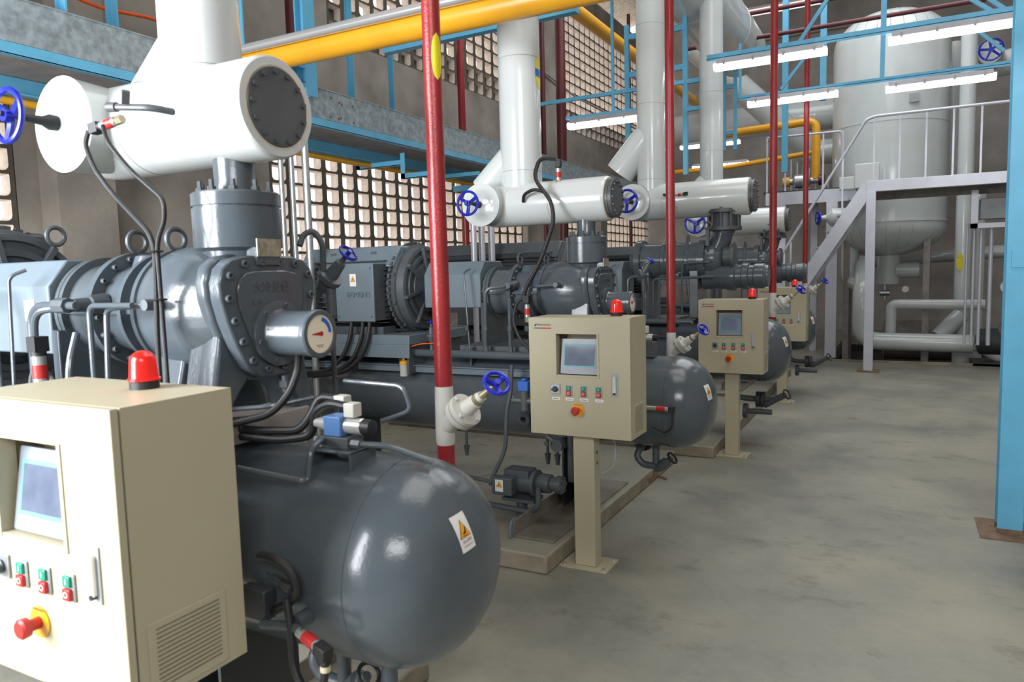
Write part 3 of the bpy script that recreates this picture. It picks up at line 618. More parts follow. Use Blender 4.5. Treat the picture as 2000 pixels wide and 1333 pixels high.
def head_r(x, x1, R, L): return R
def oil_tank(i, xr, zc, R, sticker=None):
    y = OY[i]; L = .235; xs = xr - L
    t = thing('oil_tank', {1: 'large grey oil tank with domed end and hot-surface sticker, nearest of the row', 2: 'grey domed oil tank behind the second cabinet, sticker near its end',
                           3: 'grey domed oil tank behind the third cabinet', 4: 'grey domed oil tank of the rearmost machine, furthest from the viewer'}[i], 'tank', ((xr - 4.6) / 2, y, zc - R), 'grey oil tanks')
    def rad(x):
        # torispherical dome, flat in the middle and tightly curved at the rim
        if x <= xs: return R
        q = min(1, (x - xs) / L); return R * (1 - q ** 2.2) ** (1 / 2.2)
    prof = [(-4.6 + .0, R * .55), (-4.57, R * .85), (-4.5, R)] + [(xs - .012, R), (xs - .010, R + .0025), (xs + .002, R + .0025), (xs + .004, rad(xs + .004))]
    for k in range(1, 25): q = math.sin(PI / 2 * k / 24); prof.append((xs + L * q, max(rad(xs + L * q), .004)))
    obj('shell', MB().lathe((0, y, zc), (1, 0, 0), [(a + 0, r) for a, r in prof], 64), 'grey', t)
    if sticker:
        (dy, dz, w_, h_, tilt) = sticker
        def inv(r):
            q = (1 - min(.999, (r / R)) ** 2.2) ** (1 / 2.2); return xs + L * q
        def fn(u, v, lift):
            a = dy + u * math.cos(tilt) - v * math.sin(tilt); b = dz + u * math.sin(tilt) + v * math.cos(tilt)
            r = math.hypot(a, b); return V((inv(r) + lift, y + a, zc + b))
        s = warn_sticker(t, None, w_, h_, fn, 'hot')
        e = .02; c0 = fn(0, 0, .002); xd = fn(w_ * .3, 0, .002) - fn(-w_ * .3, 0, .002); yd = fn(0, -h_ * .15, .002) - fn(0, -h_ * .4, .002)
        text('lettering', '当心烫伤', w_ * .17, fn(0, -h_ * .22, .003), 0, 0, 'inkgrey', s, .0001, rot=rot_from(xd, yd))
        text('lettering', 'CAUTION HOT', w_ * .105, fn(0, -h_ * .35, .003), 0, 0, 'inkgrey', s, .0001, rot=rot_from(xd, fn(0, -h_ * .28, .002) - fn(0, -h_ * .42, .002)))
    # legs and side rail
    for x in (-1.86, -3.7):
        obj('leg', MB().box((x - .06, y - .16, .13), (x - .048, y + .16, zc - R * .75)).box((x + .048, y - .16, .13), (x + .06, y + .16, zc - R * .75)).box((x - .05, y - .006, .13), (x + .05, y + .006, zc - R * .9)), 'dark', t)
    for k, x in enumerate((-2.55, -2.12)):
        mb = MB().lathe((x, y - R * .80, zc - R * .35), (0, -1, -.25), [(0, .022), (.06, .022), (.06, .042), (.085, .042), (.085, .02), (.02, .018)], 18); obj('sight_glass', mb, 'greyd', t)
    for x in (-2.68, -2.05, -1.98):
        obj('drain', MB().tube([(x, y - .1, zc - R + .03), (x, y - .1, zc - R - .10)], .010, 8).lathe((x, y - .1, zc - R - .10), (0, 0, -1), [(0, .022), (.02, .018), (.07, .012)], 10), 'greyd', t)
    return t

def header(i, xl, xr, zc, r, riser_x, riser_dy, rr, recessed=False, riser_top=5.2, hx=None, wr=.074):
    y = OY[i]
    t = thing('suction_header', {1: 'white insulated header pipe of the nearest machine, glaring white, with round grey bolted end', 2: 'white insulated header pipe over the second cabinet with brown-stained joints',
                                 3: 'white insulated header pipe crossed by the middle red pipe, small red sensor on it', 4: 'white insulated header pipe partly hidden behind the third one'}[i], 'pipe', ((xl + xr) / 2, y, zc - r), 'white header pipes')
    n = 48
    obj('barrel', MB().lathe((0, y, zc), (1, 0, 0), [(xl - .10, r * .55), (xl - .08, r * .8), (xl - .02, r * .97), (xl + .02, r), (xr - .02, r), (xr - .006, r * .985), (xr, r * .95), (xr + .001, r * .78)], n), 'white', t)
    for q in ((.18, .55) if i == 2 else (.30,)):
        obj('joint_band', MB().ring((xl + (xr - xl) * q, y, zc), (1, 0, 0), r, .0022, 48, 6), 'ivory' if i == 2 else 'offwhite', t, label='stained joint line')
    if recessed:
        obj('seal', MB().ring((xr - .002, y, zc), (1, 0, 0), r * .80, .004, 48, 6), 'ivory', t)
        c = obj('end_flange', MB().lathe((xr - .02, y, zc), (1, 0, 0), [(0, r * .78), (.022, r * .78), (.025, r * .76)], n), 'greyd', t, label='dark grey bolted end plate')
        bolts(c, circ((xr + .004, y, zc), (1, 0, 0), r * .68, 13, .2), (1, 0, 0), .0085, .008)
    else:
        obj('seal', MB().lathe((xr - .01, y, zc), (1, 0, 0), [(0, r * .96), (.012, r * .93)], n), 'ivory', t)
        c = obj('end_flange', MB().lathe((xr, y, zc), (1, 0, 0), [(0, r * .86), (.02, r * .86), (.021, r * .83), (.024, r * .83), (.025, r * .86), (.045, r * .86), (.046, r * .80)], n), 'greyd', t, label='dark grey bolted end plate')
        bolts(c, circ((xr + .045, y, zc), (1, 0, 0), r * .73, 14), (1, 0, 0), .009, .012)
    # bonnet with handwheel, pointing at the aisle
    hx = hx if hx is not None else xl + .0
    yb = -.20
    obj('bonnet', MB().lathe((hx, y, zc), (0, -1, 0), [(0, r * .9), (-yb - .012, r * .98), (-yb, r), (-yb + .003, r * .97), (-yb + .014, r * .45), (-yb + .02, r * .2)], n), 'white', t, label='white conical bonnet')
    obj('stem', MB().lathe((hx, y + yb - .012, zc), (0, -1, .02), [(0, .022), (.03, .024), (.05, .014), (.14, .008), (.17, .008)], 14), 'dark', t)
    handwheel('handwheel', t, (hx, y + yb - .16, zc), (0, -1, .04), wr, wr * .115, 3, label='royal blue handwheel')
    # riser and slanting branch
    ry = y + riser_dy
    rs = obj('riser', MB().cyl((riser_x, ry, zc + r * .35), (riser_x, ry, riser_top), rr, n=40), 'white', t)
    for z in (zc + .22, zc + .95, zc + 1.7): obj('joint_band', MB().ring((riser_x, ry, z), (0, 0, 1), rr + .0003, .0016, 40, 6), 'plastic', rs)
    if i == 2:
        for nm, m_, z0_, z1_, lf in (('pipe_label', 'yellowf', 2.84, 3.06, .0010), ('pipe_label_stripe', 'dialblue', 2.92, 2.97, .0018)):
            G = []
            for j in range(9):
                z = z0_ + (z1_ - z0_) * j / 8; e_ = .36 * math.sqrt(max(.02, 1 - ((z - 2.95) / .112) ** 2))
                G.append([(riser_x + (rr + lf) * math.cos(a), ry + (rr + lf) * math.sin(a), z) for a in [.12 + e_ * (q / 4 - 1) for q in range(9)]])
            obj(nm, MB().add([p for g_ in G for p in g_], [(r1 * 9 + c1, r1 * 9 + c1 + 1, (r1 + 1) * 9 + c1 + 1, (r1 + 1) * 9 + c1) for r1 in range(8) for c1 in range(8)]), m_, rs, label='yellow pipe label' if m_ == 'yellowf' else 'blue stripe of the label')
    obj('branch', MB().lathe((riser_x + .02, ry, zc + (.40, .42, .74, .64)[i - 1]), (-.68, -.05, (-.70, -.70, -.85, -.85)[i - 1]), [(a * (1 if i < 3 else 1.30), b * (1 if i < 3 else 1.45)) for a, b in ((0, rr * .45), (.10, rr * .66), (.42, rr * .74), (.425, rr * .55))], 36), 'white', t, label='slanting insulated branch')
    return t

def red_line(i, x, dy, z, s=1.0):
    y = OY[i] + dy; R = .029 * s
    t = thing('drop_pipe', {1: 'nearest tall red pipe with cream angle valve and blue handwheel, yellow label high on it', 2: 'tall red pipe with cream valve between the second and third cabinets',
                            3: 'tall red pipe rising behind the third cabinet with cream angle valve', 4: 'rearmost tall red pipe, behind the last cabinet'}[i], 'pipe', (x, y, .83), 'tall red drop pipes')
    obj('upper_pipe', MB().cyl((x, y, z), (x, y, 7.3), R, n=28), 'red', t)
    obj('lower_pipe', MB().tube([(x, y, z - .185 * s), (x, y, .86), (x, y - .14, .86)], R, 24, .05), 'red', t)
    obj('valve_body', MB().lathe((x, y, z + .004), (0, 0, -1), [(0, R * 1.02), (.02 * s, R * 1.06), (.10 * s, R * 1.1), (.14 * s, R * 1.12), (.185 * s, R * 1.1), (.195 * s, R * 1.02)], 28), 'offwhite', t)
    d = V((.80, -.12, .60)).normalized(); o = V((x, y, z - .135 * s))
    obj('bonnet', MB().lathe(o, d, [(a * s, b * s) for a, b in [(0, .030), (.065, .034), (.075, .036), (.077, .055), (.094, .056), (.096, .050), (.100, .050), (.102, .058), (.118, .058), (.120, .028), (.165, .024), (.172, .018), (.20, .017)]], 28), 'offwhite', t)
    bolts(t, circ(o + d * .118 * s, d, .046 * s, 4, .4), d, .009 * s, .010 * s, 'offwhite')
    obj('gland', MB().lathe(o + d * .165 * s, d, [(0, .020 * s), (.02 * s, .021 * s), (.022 * s, .014 * s), (.045 * s, .012 * s), (.08 * s, .006 * s), (.115 * s, .005 * s)], 16), 'brass', t)
    wd = V((.75, -.35, .75)).normalized()
    handwheel('handwheel', t, o + d * .275 * s, (.62, -.42, .66), .040 * s, .0068 * s, 3, label='royal blue handwheel')
    if i == 1:
        mb = MB(); n = 10
        P = []
        for j in range(-6, 7):
            v = j / 6; hw = math.sqrt(max(0, 1 - v * v)) * .62
            P.append([V((x + (R + .0012) * math.cos(a), y + (R + .0012) * math.sin(a), 2.33 + v * .072)) for a in [-.45 + hw * (q / 4 - 1) for q in range(9)]])
        mb.add([p for r_ in P for p in r_], [(r_ * 9 + c, r_ * 9 + c + 1, (r_ + 1) * 9 + c + 1, (r_ + 1) * 9 + c) for r_ in range(12) for c in range(8)])
        obj('pipe_label', mb, 'yellowf', t, label='oval yellow pipe label')
    return t

def control_cabinet(i, xr, yf, w_, dp=.26, h=.65, zb=.748, post=True, beacon=(0, 0)):
    xl = xr - w_; zt = zb + h
    t = thing('control_cabinet', {1: 'large beige control cabinet filling the lower left corner, glaring in the daylight', 2: 'beige control cabinet on a square post, nearest one shown whole',
                                  3: 'beige control cabinet standing before the third machine', 4: 'rearmost beige control cabinet, half hidden behind another'}[i], 'cabinet', ((xl + xr) / 2, yf + dp / 2, 0), 'beige control cabinets')
    u0, u1 = xl + w_ * .262, xl + w_ * .705; v0, v1 = zt - .325, zt - .085
    def holed(mb, lo, hi, ya, yb_):
        (a0, b0), (a1, b1) = lo, hi; O = [(a0, b0), (a1, b0), (a1, b1), (a0, b1)]; I = [(u0, v0), (u1, v0), (u1, v1), (u0, v1)]
        return mb.add([(a, ya, b) for a, b in O] + [(a, ya, b) for a, b in I] + [(a, yb_, b) for a, b in O] + [(a, yb_, b) for a, b in I],
           [(q, (q + 1) % 4, 4 + (q + 1) % 4, 4 + q) for q in range(4)] + [(q, 8 + q, 8 + (q + 1) % 4, (q + 1) % 4) for q in range(4)] + [(4 + q, 4 + (q + 1) % 4, 12 + (q + 1) % 4, 12 + q) for q in range(4)])
    bb = holed(MB(), (xl, zb), (xr, zt), yf + .022, yf + .10)
    bb.add([(u0, yf + .10, v0), (u1, yf + .10, v0), (u1, yf + .10, v1), (u0, yf + .10, v1)], [(0, 1, 2, 3)])
    bb.add([(xl, yf + .10, zb), (xr, yf + .10, zb), (xr, yf + .10, zt), (xl, yf + .10, zt), (xl, yf + dp, zb), (xr, yf + dp, zb), (xr, yf + dp, zt), (xl, yf + dp, zt)], [(0, 4, 5, 1), (1, 5, 6, 2), (2, 6, 7, 3), (3, 7, 4, 0), (4, 7, 6, 5)])
    obj('body', bb, 'beige', t)
    obj('gasket', holed(MB(), (xl + .006, zb + .006), (xr - .006, zt - .006), yf + .016, yf + .024), 'beigeseam', t)
    # door with window opening
    dm = MB()
    O = [(xl, zb), (xr, zb), (xr, zt), (xl, zt)]; I = [(u0, v0), (u1, v0), (u1, v1), (u0, v1)]
    dm.add([(a, yf, b) for a, b in O] + [(a, yf, b) for a, b in I] + [(a, yf + .018, b) for a, b in O] + [(a, yf + .018, b) for a, b in I],
           [(q, (q + 1) % 4, 4 + (q + 1) % 4, 4 + q) for q in range(4)] + [(8 + q, 12 + q, 12 + (q + 1) % 4, 8 + (q + 1) % 4) for q in range(4)] +
           [(q, 8 + q, 8 + (q + 1) % 4, (q + 1) % 4) for q in range(4)] + [(4 + q, 4 + (q + 1) % 4, 12 + (q + 1) % 4, 12 + q) for q in range(4)])
    dr = obj('door', dm, 'beige', t, bevel=.0022)
    wf = MB()
    wf.box((u0, yf - .003, v0), (u0 + .012, yf + .045, v1)).box((u1 - .012, yf - .003, v0), (u1, yf + .045, v1)).box((u0, yf - .001, v1 - .004), (u1, yf + .045, v1)).box((u0, yf - .001, v0), (u1, yf + .045, v0 + .012))
    obj('window_recess', wf, 'beige', dr, bevel=.001)
    # tilted operator screen
    sw, sh = (u1 - u0) * .84, (v1 - v0) * .80; sc = V(((u0 + u1) / 2 + .006, yf + .032, v0 + .016 + sh / 2)); tl = .16
    up = V((0, math.sin(tl), math.cos(tl))); nv = V((0, -math.cos(tl), math.sin(tl)))
    def P(u, v, q): return sc + V((u, 0, 0)) + up * v + nv * q
    s = obj('touch_screen', MB().prism(rrect(sw, sh, .006, 3), P, -.012, 0), 'frost', dr, label='tilted grey-blue operator screen')
    obj('print_frame', MB().prism(rrect(sw * .88, sh * .66, .003, 2, 0, sh * .02), P, .0, .0008), 'teal', s)
    obj('display', MB().prism(rrect(sw * .80, sh * .56, .002, 2, 0, sh * .02), P, .0008, .0014), 'screen', s)
    # logo
    lx, lz = xl + w_ * .055, zt - .042
    lg = obj('logo', MB().prism([(0, 0), (.012, 0), (.018, .008), (.009, .008)], lambda u, v, q: V((lx + u, yf + q, lz + v - .004)), -.0008, 0).prism([(.006, .004), (.014, .004), (.022, .012), (.012, .012)], lambda u, v, q: V((lx + u + .002, yf + q, lz + v - .003)), -.0009, 0), 'ink', dr)
    text('lettering', 'BINGSHAN', .0165, (lx + .064, yf - .0006, lz + .002), 0, 0, 'ink', lg, .0002, rot=FRONT, sx=.98)
    obj('logo_stripe', MB().box((lx, yf - .0006, lz - .020), (lx + .047, yf, lz - .012)), 'inkgrey', dr); obj('logo_stripe', MB().box((lx + .047, yf - .0006, lz - .020), (lx + .105, yf, lz - .012)), 'redm', dr)
    # controls
    X = lambda q: xl + q * w_ / .587
    sz = zt - .392
    p = obj('selector_switch', MB().box((X(.13), yf - .006, sz - .028), (X(.186), yf, sz + .028)), 'plastic', dr, bevel=.002)
    obj('selector_plate', MB().box((X(.134), yf - .0068, sz - .024), (X(.182), yf - .006, sz + .024)), 'steel', p)
    obj('knob', MB().lathe((X(.158), yf - .006, sz), (0, -1, 0), [(0, .017), (.006, .017), (.008, .013), (.02, .012)], 20).box((X(.158) - .016, yf - .03, sz - .004), (X(.158) + .016, yf - .01, sz + .004)), 'knob', p)
    for k, q in enumerate((.238, .324, .411)):
        bz = zt - .398
        b = obj('push_button', MB().box((X(q) - .019, yf - .006, bz - .031), (X(q) + .019, yf, bz + .031)), 'plastic', dr, bevel=.003)
        obj('start_key', MB().box((X(q) - .013, yf - .012, bz + .002), (X(q) + .013, yf - .004, bz + .027)), 'green', b, bevel=.002)
        obj('stop_key', MB().box((X(q) - .013, yf - .014, bz - .027), (X(q) + .013, yf - .004, bz - .001)), 'redm', b, bevel=.002)
        text('lettering', 'I', .02, (X(q), yf - .0125, bz + .0145), 0, 0, 'paper', b, .0002, rot=FRONT); text('lettering', 'O', .02, (X(q), yf - .0145, bz - .014), 0, 0, 'paper', b, .0002, rot=FRONT)
    for k, (q, s_) in enumerate(((.158, '油泵'), (.238, '加载'), (.324, '压缩机'), (.411, '电源'))):
        nz = zt - .445; nl = obj('print_line', MB().box((X(q) - .016, yf - .0012, nz - .002), (X(q) + .017, yf - .0008, nz + .0015)), 'inkgrey', dr); obj('name_strip', MB().box((X(q) - .022, yf - .0008, nz - .0075), (X(q) + .024, yf, nz + .0075)), 'paper', dr)
    ez, ex = zt - .502, X(.287)
    e = obj('emergency_stop', MB().cyl((ex, yf, ez), (ex, yf - .004, ez), .036, n=32), 'yellow', dr)
    obj('mushroom', MB().lathe((ex, yf - .004, ez), (0, -1, 0), [(0, .014), (.022, .014), (.026, .022), (.040, .023), (.045, .018)], 26), 'redm', e)
    text('lettering', 'EMERGENCY', .0085, (ex + .004, yf - .0045, ez + .029), 0, 0, 'ink', e, .0001, rot=FRONT)
    hx, hz = X(.501), zt - .355
    hd = obj('door_handle', MB().box((hx - .019, yf - .004, hz - .062), (hx + .019, yf, hz + .062)), 'plastic', dr, bevel=.003)
    obj('lever', MB().prism(rrect(.018, .092, .008, 4), lambda u, v, q: V((hx + u, yf + q, hz + v)), -.014, -.004), 'chrome', hd); obj('keyhole', MB().cyl((hx, yf - .004, hz - .045), (hx, yf - .016, hz - .045), .006, n=12), 'ink', hd)
    # louvre on the right side
    y0, y1 = yf + .045, yf + dp - .055; z0, z1 = zb + .012, zb + .182
    lv = MB().box((xr, y0, z0), (xr + .003, y1, z1)); g = obj('louvre', lv, 'beige', t, bevel=.001)
    sl = MB()
    for k in range(14): zz = z0 + .022 + k * (z1 - z0 - .04) / 13; sl.box((xr + .003, y0 + .018, zz - .0012), (xr + .0035, y1 - .018, zz + .0024))
    obj('louvre_slots', sl, 'louvre', g)
    # post and foot plate
    px0, px1 = xl + w_ * .40, xl + w_ * .61
    ps = obj('post', MB().box((px0, yf + .045, .006), (px1, yf + .135, zb)), 'beige', t, bevel=.004)
    hl = MB()
    for zz in (zb - .10, zb - .16): hl.cyl((px1 - .002, yf + .09, zz), (px1 + .001, yf + .09, zz), .009, n=14)
    obj('cable_holes', hl, 'ink', ps)
    fp = obj('foot_plate', MB().box((px0 - .08, yf - .005, 0), (px1 + .08, yf + .205, .006)), 'beige', t)
    bolts(fp, [(px0 - .055, yf + .02, .006), (px1 + .055, yf + .02, .006), (px1 + .055, yf + .18, .006), (px0 - .055, yf + .18, .006)], (0, 0, 1), .009, .012, 'steel')
    # beacon
    bx, by = beacon
    b = obj('beacon', MB().lathe((bx, by, zt), (0, 0, 1), [(0, .033), (.018, .033), (.021, .031)], 28), 'black', t)
    obj('beacon_dome', MB().lathe((bx, by, zt + .020), (0, 0, 1), [(0, .0365), (.005, .0365), (.006, .033), (.045, .030)] + [(.045 + .026 * math.sin(a), .030 * math.cos(a)) for a in (.3, .6, .9, 1.2, 1.45)], 30), 'redp', b, label='red ribbed beacon dome')
    return t

def motor(i):
    y, zc = OY[i], 1.555; x0, x1 = -3.95, -2.98
    t = thing('electric_motor', {1: 'large dark motor cut by the left edge, blue flecks on its ribbed end cover', 2: 'grey electric motor with maker name on its terminal box, left of the near red pipe',
                                 3: 'long dark grey motor seen behind the second compressor, louvred side', 4: 'dark motor of the rearmost machine, mostly hidden'}[i], 'motor', ((x0 + x1) / 2, y, 1.12), 'electric motors')
    R = .30
    if i >= 3: x0, zc, R = -4.5, 1.62, .34
    ob = MB()
    # rounded-octagon body
    pts = []
    for q in range(24):
        a = 2 * PI * (q + .5) / 24; k = 1 / max(abs(math.cos(a)), abs(math.sin(a)), (abs(math.cos(a)) + abs(math.sin(a))) / 1.32); pts.append((math.cos(a) * R * .95 * k, math.sin(a) * R * .95 * k))
    obj('housing', ob.prism(pts, lambda u, v, q: V((q, y + u, zc + v)), x0, x1 - .16), 'greyd', t, bevel=.012)
    fm = MB()
    for k in range(13):
        z = zc - R * .78 + k * R * .12; fm.box((x0 + .03, y - R * .95 - .022, z), (x1 - .2, y - R * .95 + .02, z + .006))
    obj('cooling_fins', fm, 'dark' if i >= 3 else 'greyd', t)
    obj('top_cover', MB().prism([(-R * .97, R * .48), (-R * .62, R * .98), (R * .62, R * .98), (R * .97, R * .48)], lambda u, v, q: V((q, y + u, zc + v + .012)), x0 - .04, x1 - .14), 'greyl' if i == 2 else 'greyd', t, bevel=.015)
    prof = [(x1 - .16, R * .9), (x1 - .15, R * 1.03), (x1 - .11, R * 1.05), (x1 - .105, R * 1.0), (x1 - .05, R * .98)]
    for a, b in ((.90, .0), (.88, -.012), (.80, -.012), (.78, .004), (.70, .004), (.68, -.01), (.60, -.01), (.58, .008), (.45, .012), (.30, .03)): prof.append((x1 - .045 + b, R * a))
    e = obj('end_shield', MB().lathe((0, y, zc), (1, 0, 0), prof, 56), 'greyd', t, label='ribbed round end cover')
    rb = MB()
    for k in range(8):
        a = PI * 2 * k / 8 + .2; rb.bar((x1 - .035, y + math.cos(a) * R * .4, zc + math.sin(a) * R * .4), (x1 - .035, y + math.cos(a) * R * .97, zc + math.sin(a) * R * .97), .02, .03, (1, 0, 0))
    obj('end_ribs', rb, 'greyd', e)
    th = MB()
    for k in range(44):
        a = 2 * PI * k / 44; p = V((x1 - .155, y + math.cos(a) * R * 1.04, zc + math.sin(a) * R * 1.04)); th.bar(p, p + V((0, math.cos(a), math.sin(a))) * .022, .03, .018, (1, 0, 0))
    obj('rim_lugs', th, 'greyd', e)
    bolts(e, circ((x1 - .125, y, zc), (1, 0, 0), R * 1.06, 10, .3), (1, 0, 0), .012, .014)
    if i == 1:
        fk = MB()
        for dy, dz, l_ in ((-.10, .235, .03), (-.09, .195, .02), (-.075, .16, .014)): fk.bar((x1 - .022, y + dy - .12, zc + dz), (x1 - .022, y + dy - .12 + l_, zc + dz + l_ * .6), .008, .012, (1, 0, 0))
        obj('paint_flecks', fk, 'teal', e)
    for x in (x0 + .25, x1 - .35):
        obj('lifting_lug', MB().prism([(-.05, 0), (.05, 0), (.02, .07), (-.02, .07)], lambda u, v, q: V((x + u, y - R * .72 + q, zc + R * .66 + v)), -.01, .01), 'greyd', t)
    obj('lifting_eye', MB().ring((x1 - .02, y + .16, zc + R * .96), (1, 0, 0), .035, .009, 20, 8), 'greyd', t)
    for s_ in (-1, 1): obj('foot', MB().box((x0 + .05, y + s_ * .34, zc - R - .06), (x1 - .2, y + s_ * .2, zc - R + .04)), 'greyd', t)
    obj('foot_web', MB().prism([(-.34, 0), (-.2, 0), (-.2, .2), (-.26, .2)], lambda u, v, q: V((q, y + u, zc - R + .0 + v)), x1 - .34, x1 - .32), 'greyd', t)
    if i == 2:
        jx0, jx1, jz0, jz1, jy = -3.505, -3.180, 1.343, 1.735, y - .42
        j = obj('terminal_box', MB().box((jx0, jy, jz0), (jx1, y - .25, jz1)), 'greyd', t, bevel=.004)
        lid = obj('terminal_box_lid', MB().box((jx0 - .004, jy - .012, jz0 - .004), (jx1 + .004, jy, jz1 + .004)), 'greyl', t, bevel=.003, label='blue-grey lid with raised maker name')
        text('lettering', 'SIEMENS', .050, ((jx0 + jx1) / 2 + .03, jy - .0125, 1.525), 0, 0, 'greyl', lid, .006, rot=FRONT, sx=1.15)
        def fn(u, v, l_): return V(((jx0 + jx1) / 2 - .01 + u, jy - .012 - l_, 1.625 + v))
        warn_sticker(lid, None, .055, .085, fn)
        bolts(lid, [(jx1 - .02, jy - .012, jz1 - .03), (jx1 - .02, jy - .012, jz0 + .03), (jx0 + .02, jy - .012, jz0 + .03), (jx0 + .02, jy - .012, jz1 - .03)], (0, -1, 0), .006, .005)
        for k, x in enumerate((-3.40, -3.30, -3.24)):
            tag(obj('power_cable', MB().tube([(x, jy + .02, jz0 + .02), (x, jy - .01, jz0 - .12), (x - .06, jy - .03, jz0 - .26), (x - .20, jy - .04, jz0 - .36), (x - .5, jy - .04, jz0 - .40)], .016, 10, .12), 'black'), ('leftmost', 'middle', 'rightmost')[k] + ' black power cable hanging from the terminal box', 'cable', 'cables under the terminal box')
    return t

def skid(i, A=True):
    y = OY[i]
    pl = MB().box((-4.9, y - .93, 0), ({1: -1.676, 2: -1.676, 3: -1.41, 4: -1.45}[i], y + (.75 if i == 1 else 1.62), .105)); pl.m[1] = 1
    tag(obj('plinth', pl, ['plinth', 'floor'], bevel=.012), {1: 'concrete plinth under the nearest machine', 2: 'low concrete plinth with chipped corner beside the second cabinet post', 3: 'concrete plinth corner showing beside the third cabinet post', 4: 'concrete plinth under the rearmost machine'}[i], 'plinth', 'machine plinths')
    t = thing('machine_frame', {1: 'grey steel support frame between tank and compressor of the nearest machine', 2: 'grey steel support frame with pipe rail, left of the second cabinet', 3: 'dark steel support frame left of the third cabinet', 4: 'dark steel support frame of the rearmost machine'}[i], 'frame', (-2.9, y, .105), 'machine support frames')
    obj('base_channel', MB().box((-1.98, y - .74, .105), (-1.72, y + .55, .118)).box((-1.98, y - .74, .118), (-1.968, y + .55, .21)), 'dusty', t, bevel=.003)
    obj('base_channel', MB().box((-3.85, y - .74, .105), (-3.59, y + .55, .118)), 'greyd', t)
    obj('side_rail', MB().box((-4.6, y - .305, .985), (-1.98, y - .285, 1.035)).box((-4.6, y - .33, 1.03), (-1.98, y - .25, 1.036)), 'greyl' if A else 'greyd', t)
    obj('motor_bed', MB().box((-4.3, y - .40, 1.18), (-2.92, y + .34, 1.245)).box((-4.3, y - .405, 1.09), (-2.92, y - .395, 1.18)), 'greyl' if A else 'greyd', t, bevel=.003)
    for x in (-4.2, -3.45, -2.95): obj('web_plate', MB().box((x - .006, y - .38, .98), (x + .006, y + .3, 1.18)), 'greyd', t)
    obj('compressor_bed', MB().box((-2.62, y - .24, 1.13), (-1.9, y + .24, 1.17)), 'greyd', t)
    for x in (-2.55, -2.0): obj('web_plate', MB().box((x - .006, y - .22, .98), (x + .006, y + .2, 1.13)), 'greyd', t)
    return t

def oil_manifold(i):
    y = OY[i]
    t = thing('oil_manifold', {1: 'grey oil pipe manifold of the nearest machine behind the big cabinet', 2: 'horizontal grey manifold pipe with oil branches left of the second cabinet', 3: 'grey manifold pipe behind the middle red pipe', 4: 'grey manifold pipe of the rearmost machine'}[i], 'pipe', (-2.5, y - .3, 1.1), 'oil manifolds')
    obj('main_pipe', MB().tube([(-3.05, y - .31, 1.085), (-3.05, y - .31, 1.14), (-1.75, y - .31, 1.14)], .026, 16, .05), 'grey', t)
    obj('oil_line', MB().tube([(-1.90, y - .19, 1.585), (-1.90, y - .245, 1.585), (-2.08, y - .25, 1.575), (-2.08, y - .27, 1.17)], .0085, 10, .03), 'grey', t)
    obj('oil_line', MB().tube([(-2.24, y - .20, 1.585), (-2.26, y - .26, 1.58), (-2.38, y - .29, 1.57), (-2.38, y - .31, 1.16)], .0115, 10, .05), 'grey', t)
    obj('oil_line', MB().tube([(-2.53, y - .22, 1.70), (-2.56, y - .26, 1.68), (-2.50, y - .31, 1.16)], .006, 8, .03), 'grey', t)
    for x, r in ((-2.38, .018), (-2.20, .017), (-2.08, .014), (-2.52, .014)): [obj('union_nut', MB().cyl((x, y - .305, z_), (x, y - .305, z_ + .032), r, n=6), 'greyd', t) for z_ in (1.165, 1.30)]
    obj('oil_line', MB().tube([(-2.20, y - .305, 1.16), (-2.20, y - .305, 1.40), (-2.22, y - .26, 1.5)], .011, 10, .05), 'grey', t)
    # bosses
    obj('boss', MB().lathe((-1.90, y - .165, 1.585), (0, -1, 0), [(0, .03), (.03, .026), (.035, .018), (.09, .016)], 16), 'greyd', t)
    obj('boss', MB().lathe((-2.24, y - .15, 1.585), (0, -1, 0), [(0, .034), (.05, .028), (.055, .022), (.10, .020)], 16), 'greyd', t)
    return t

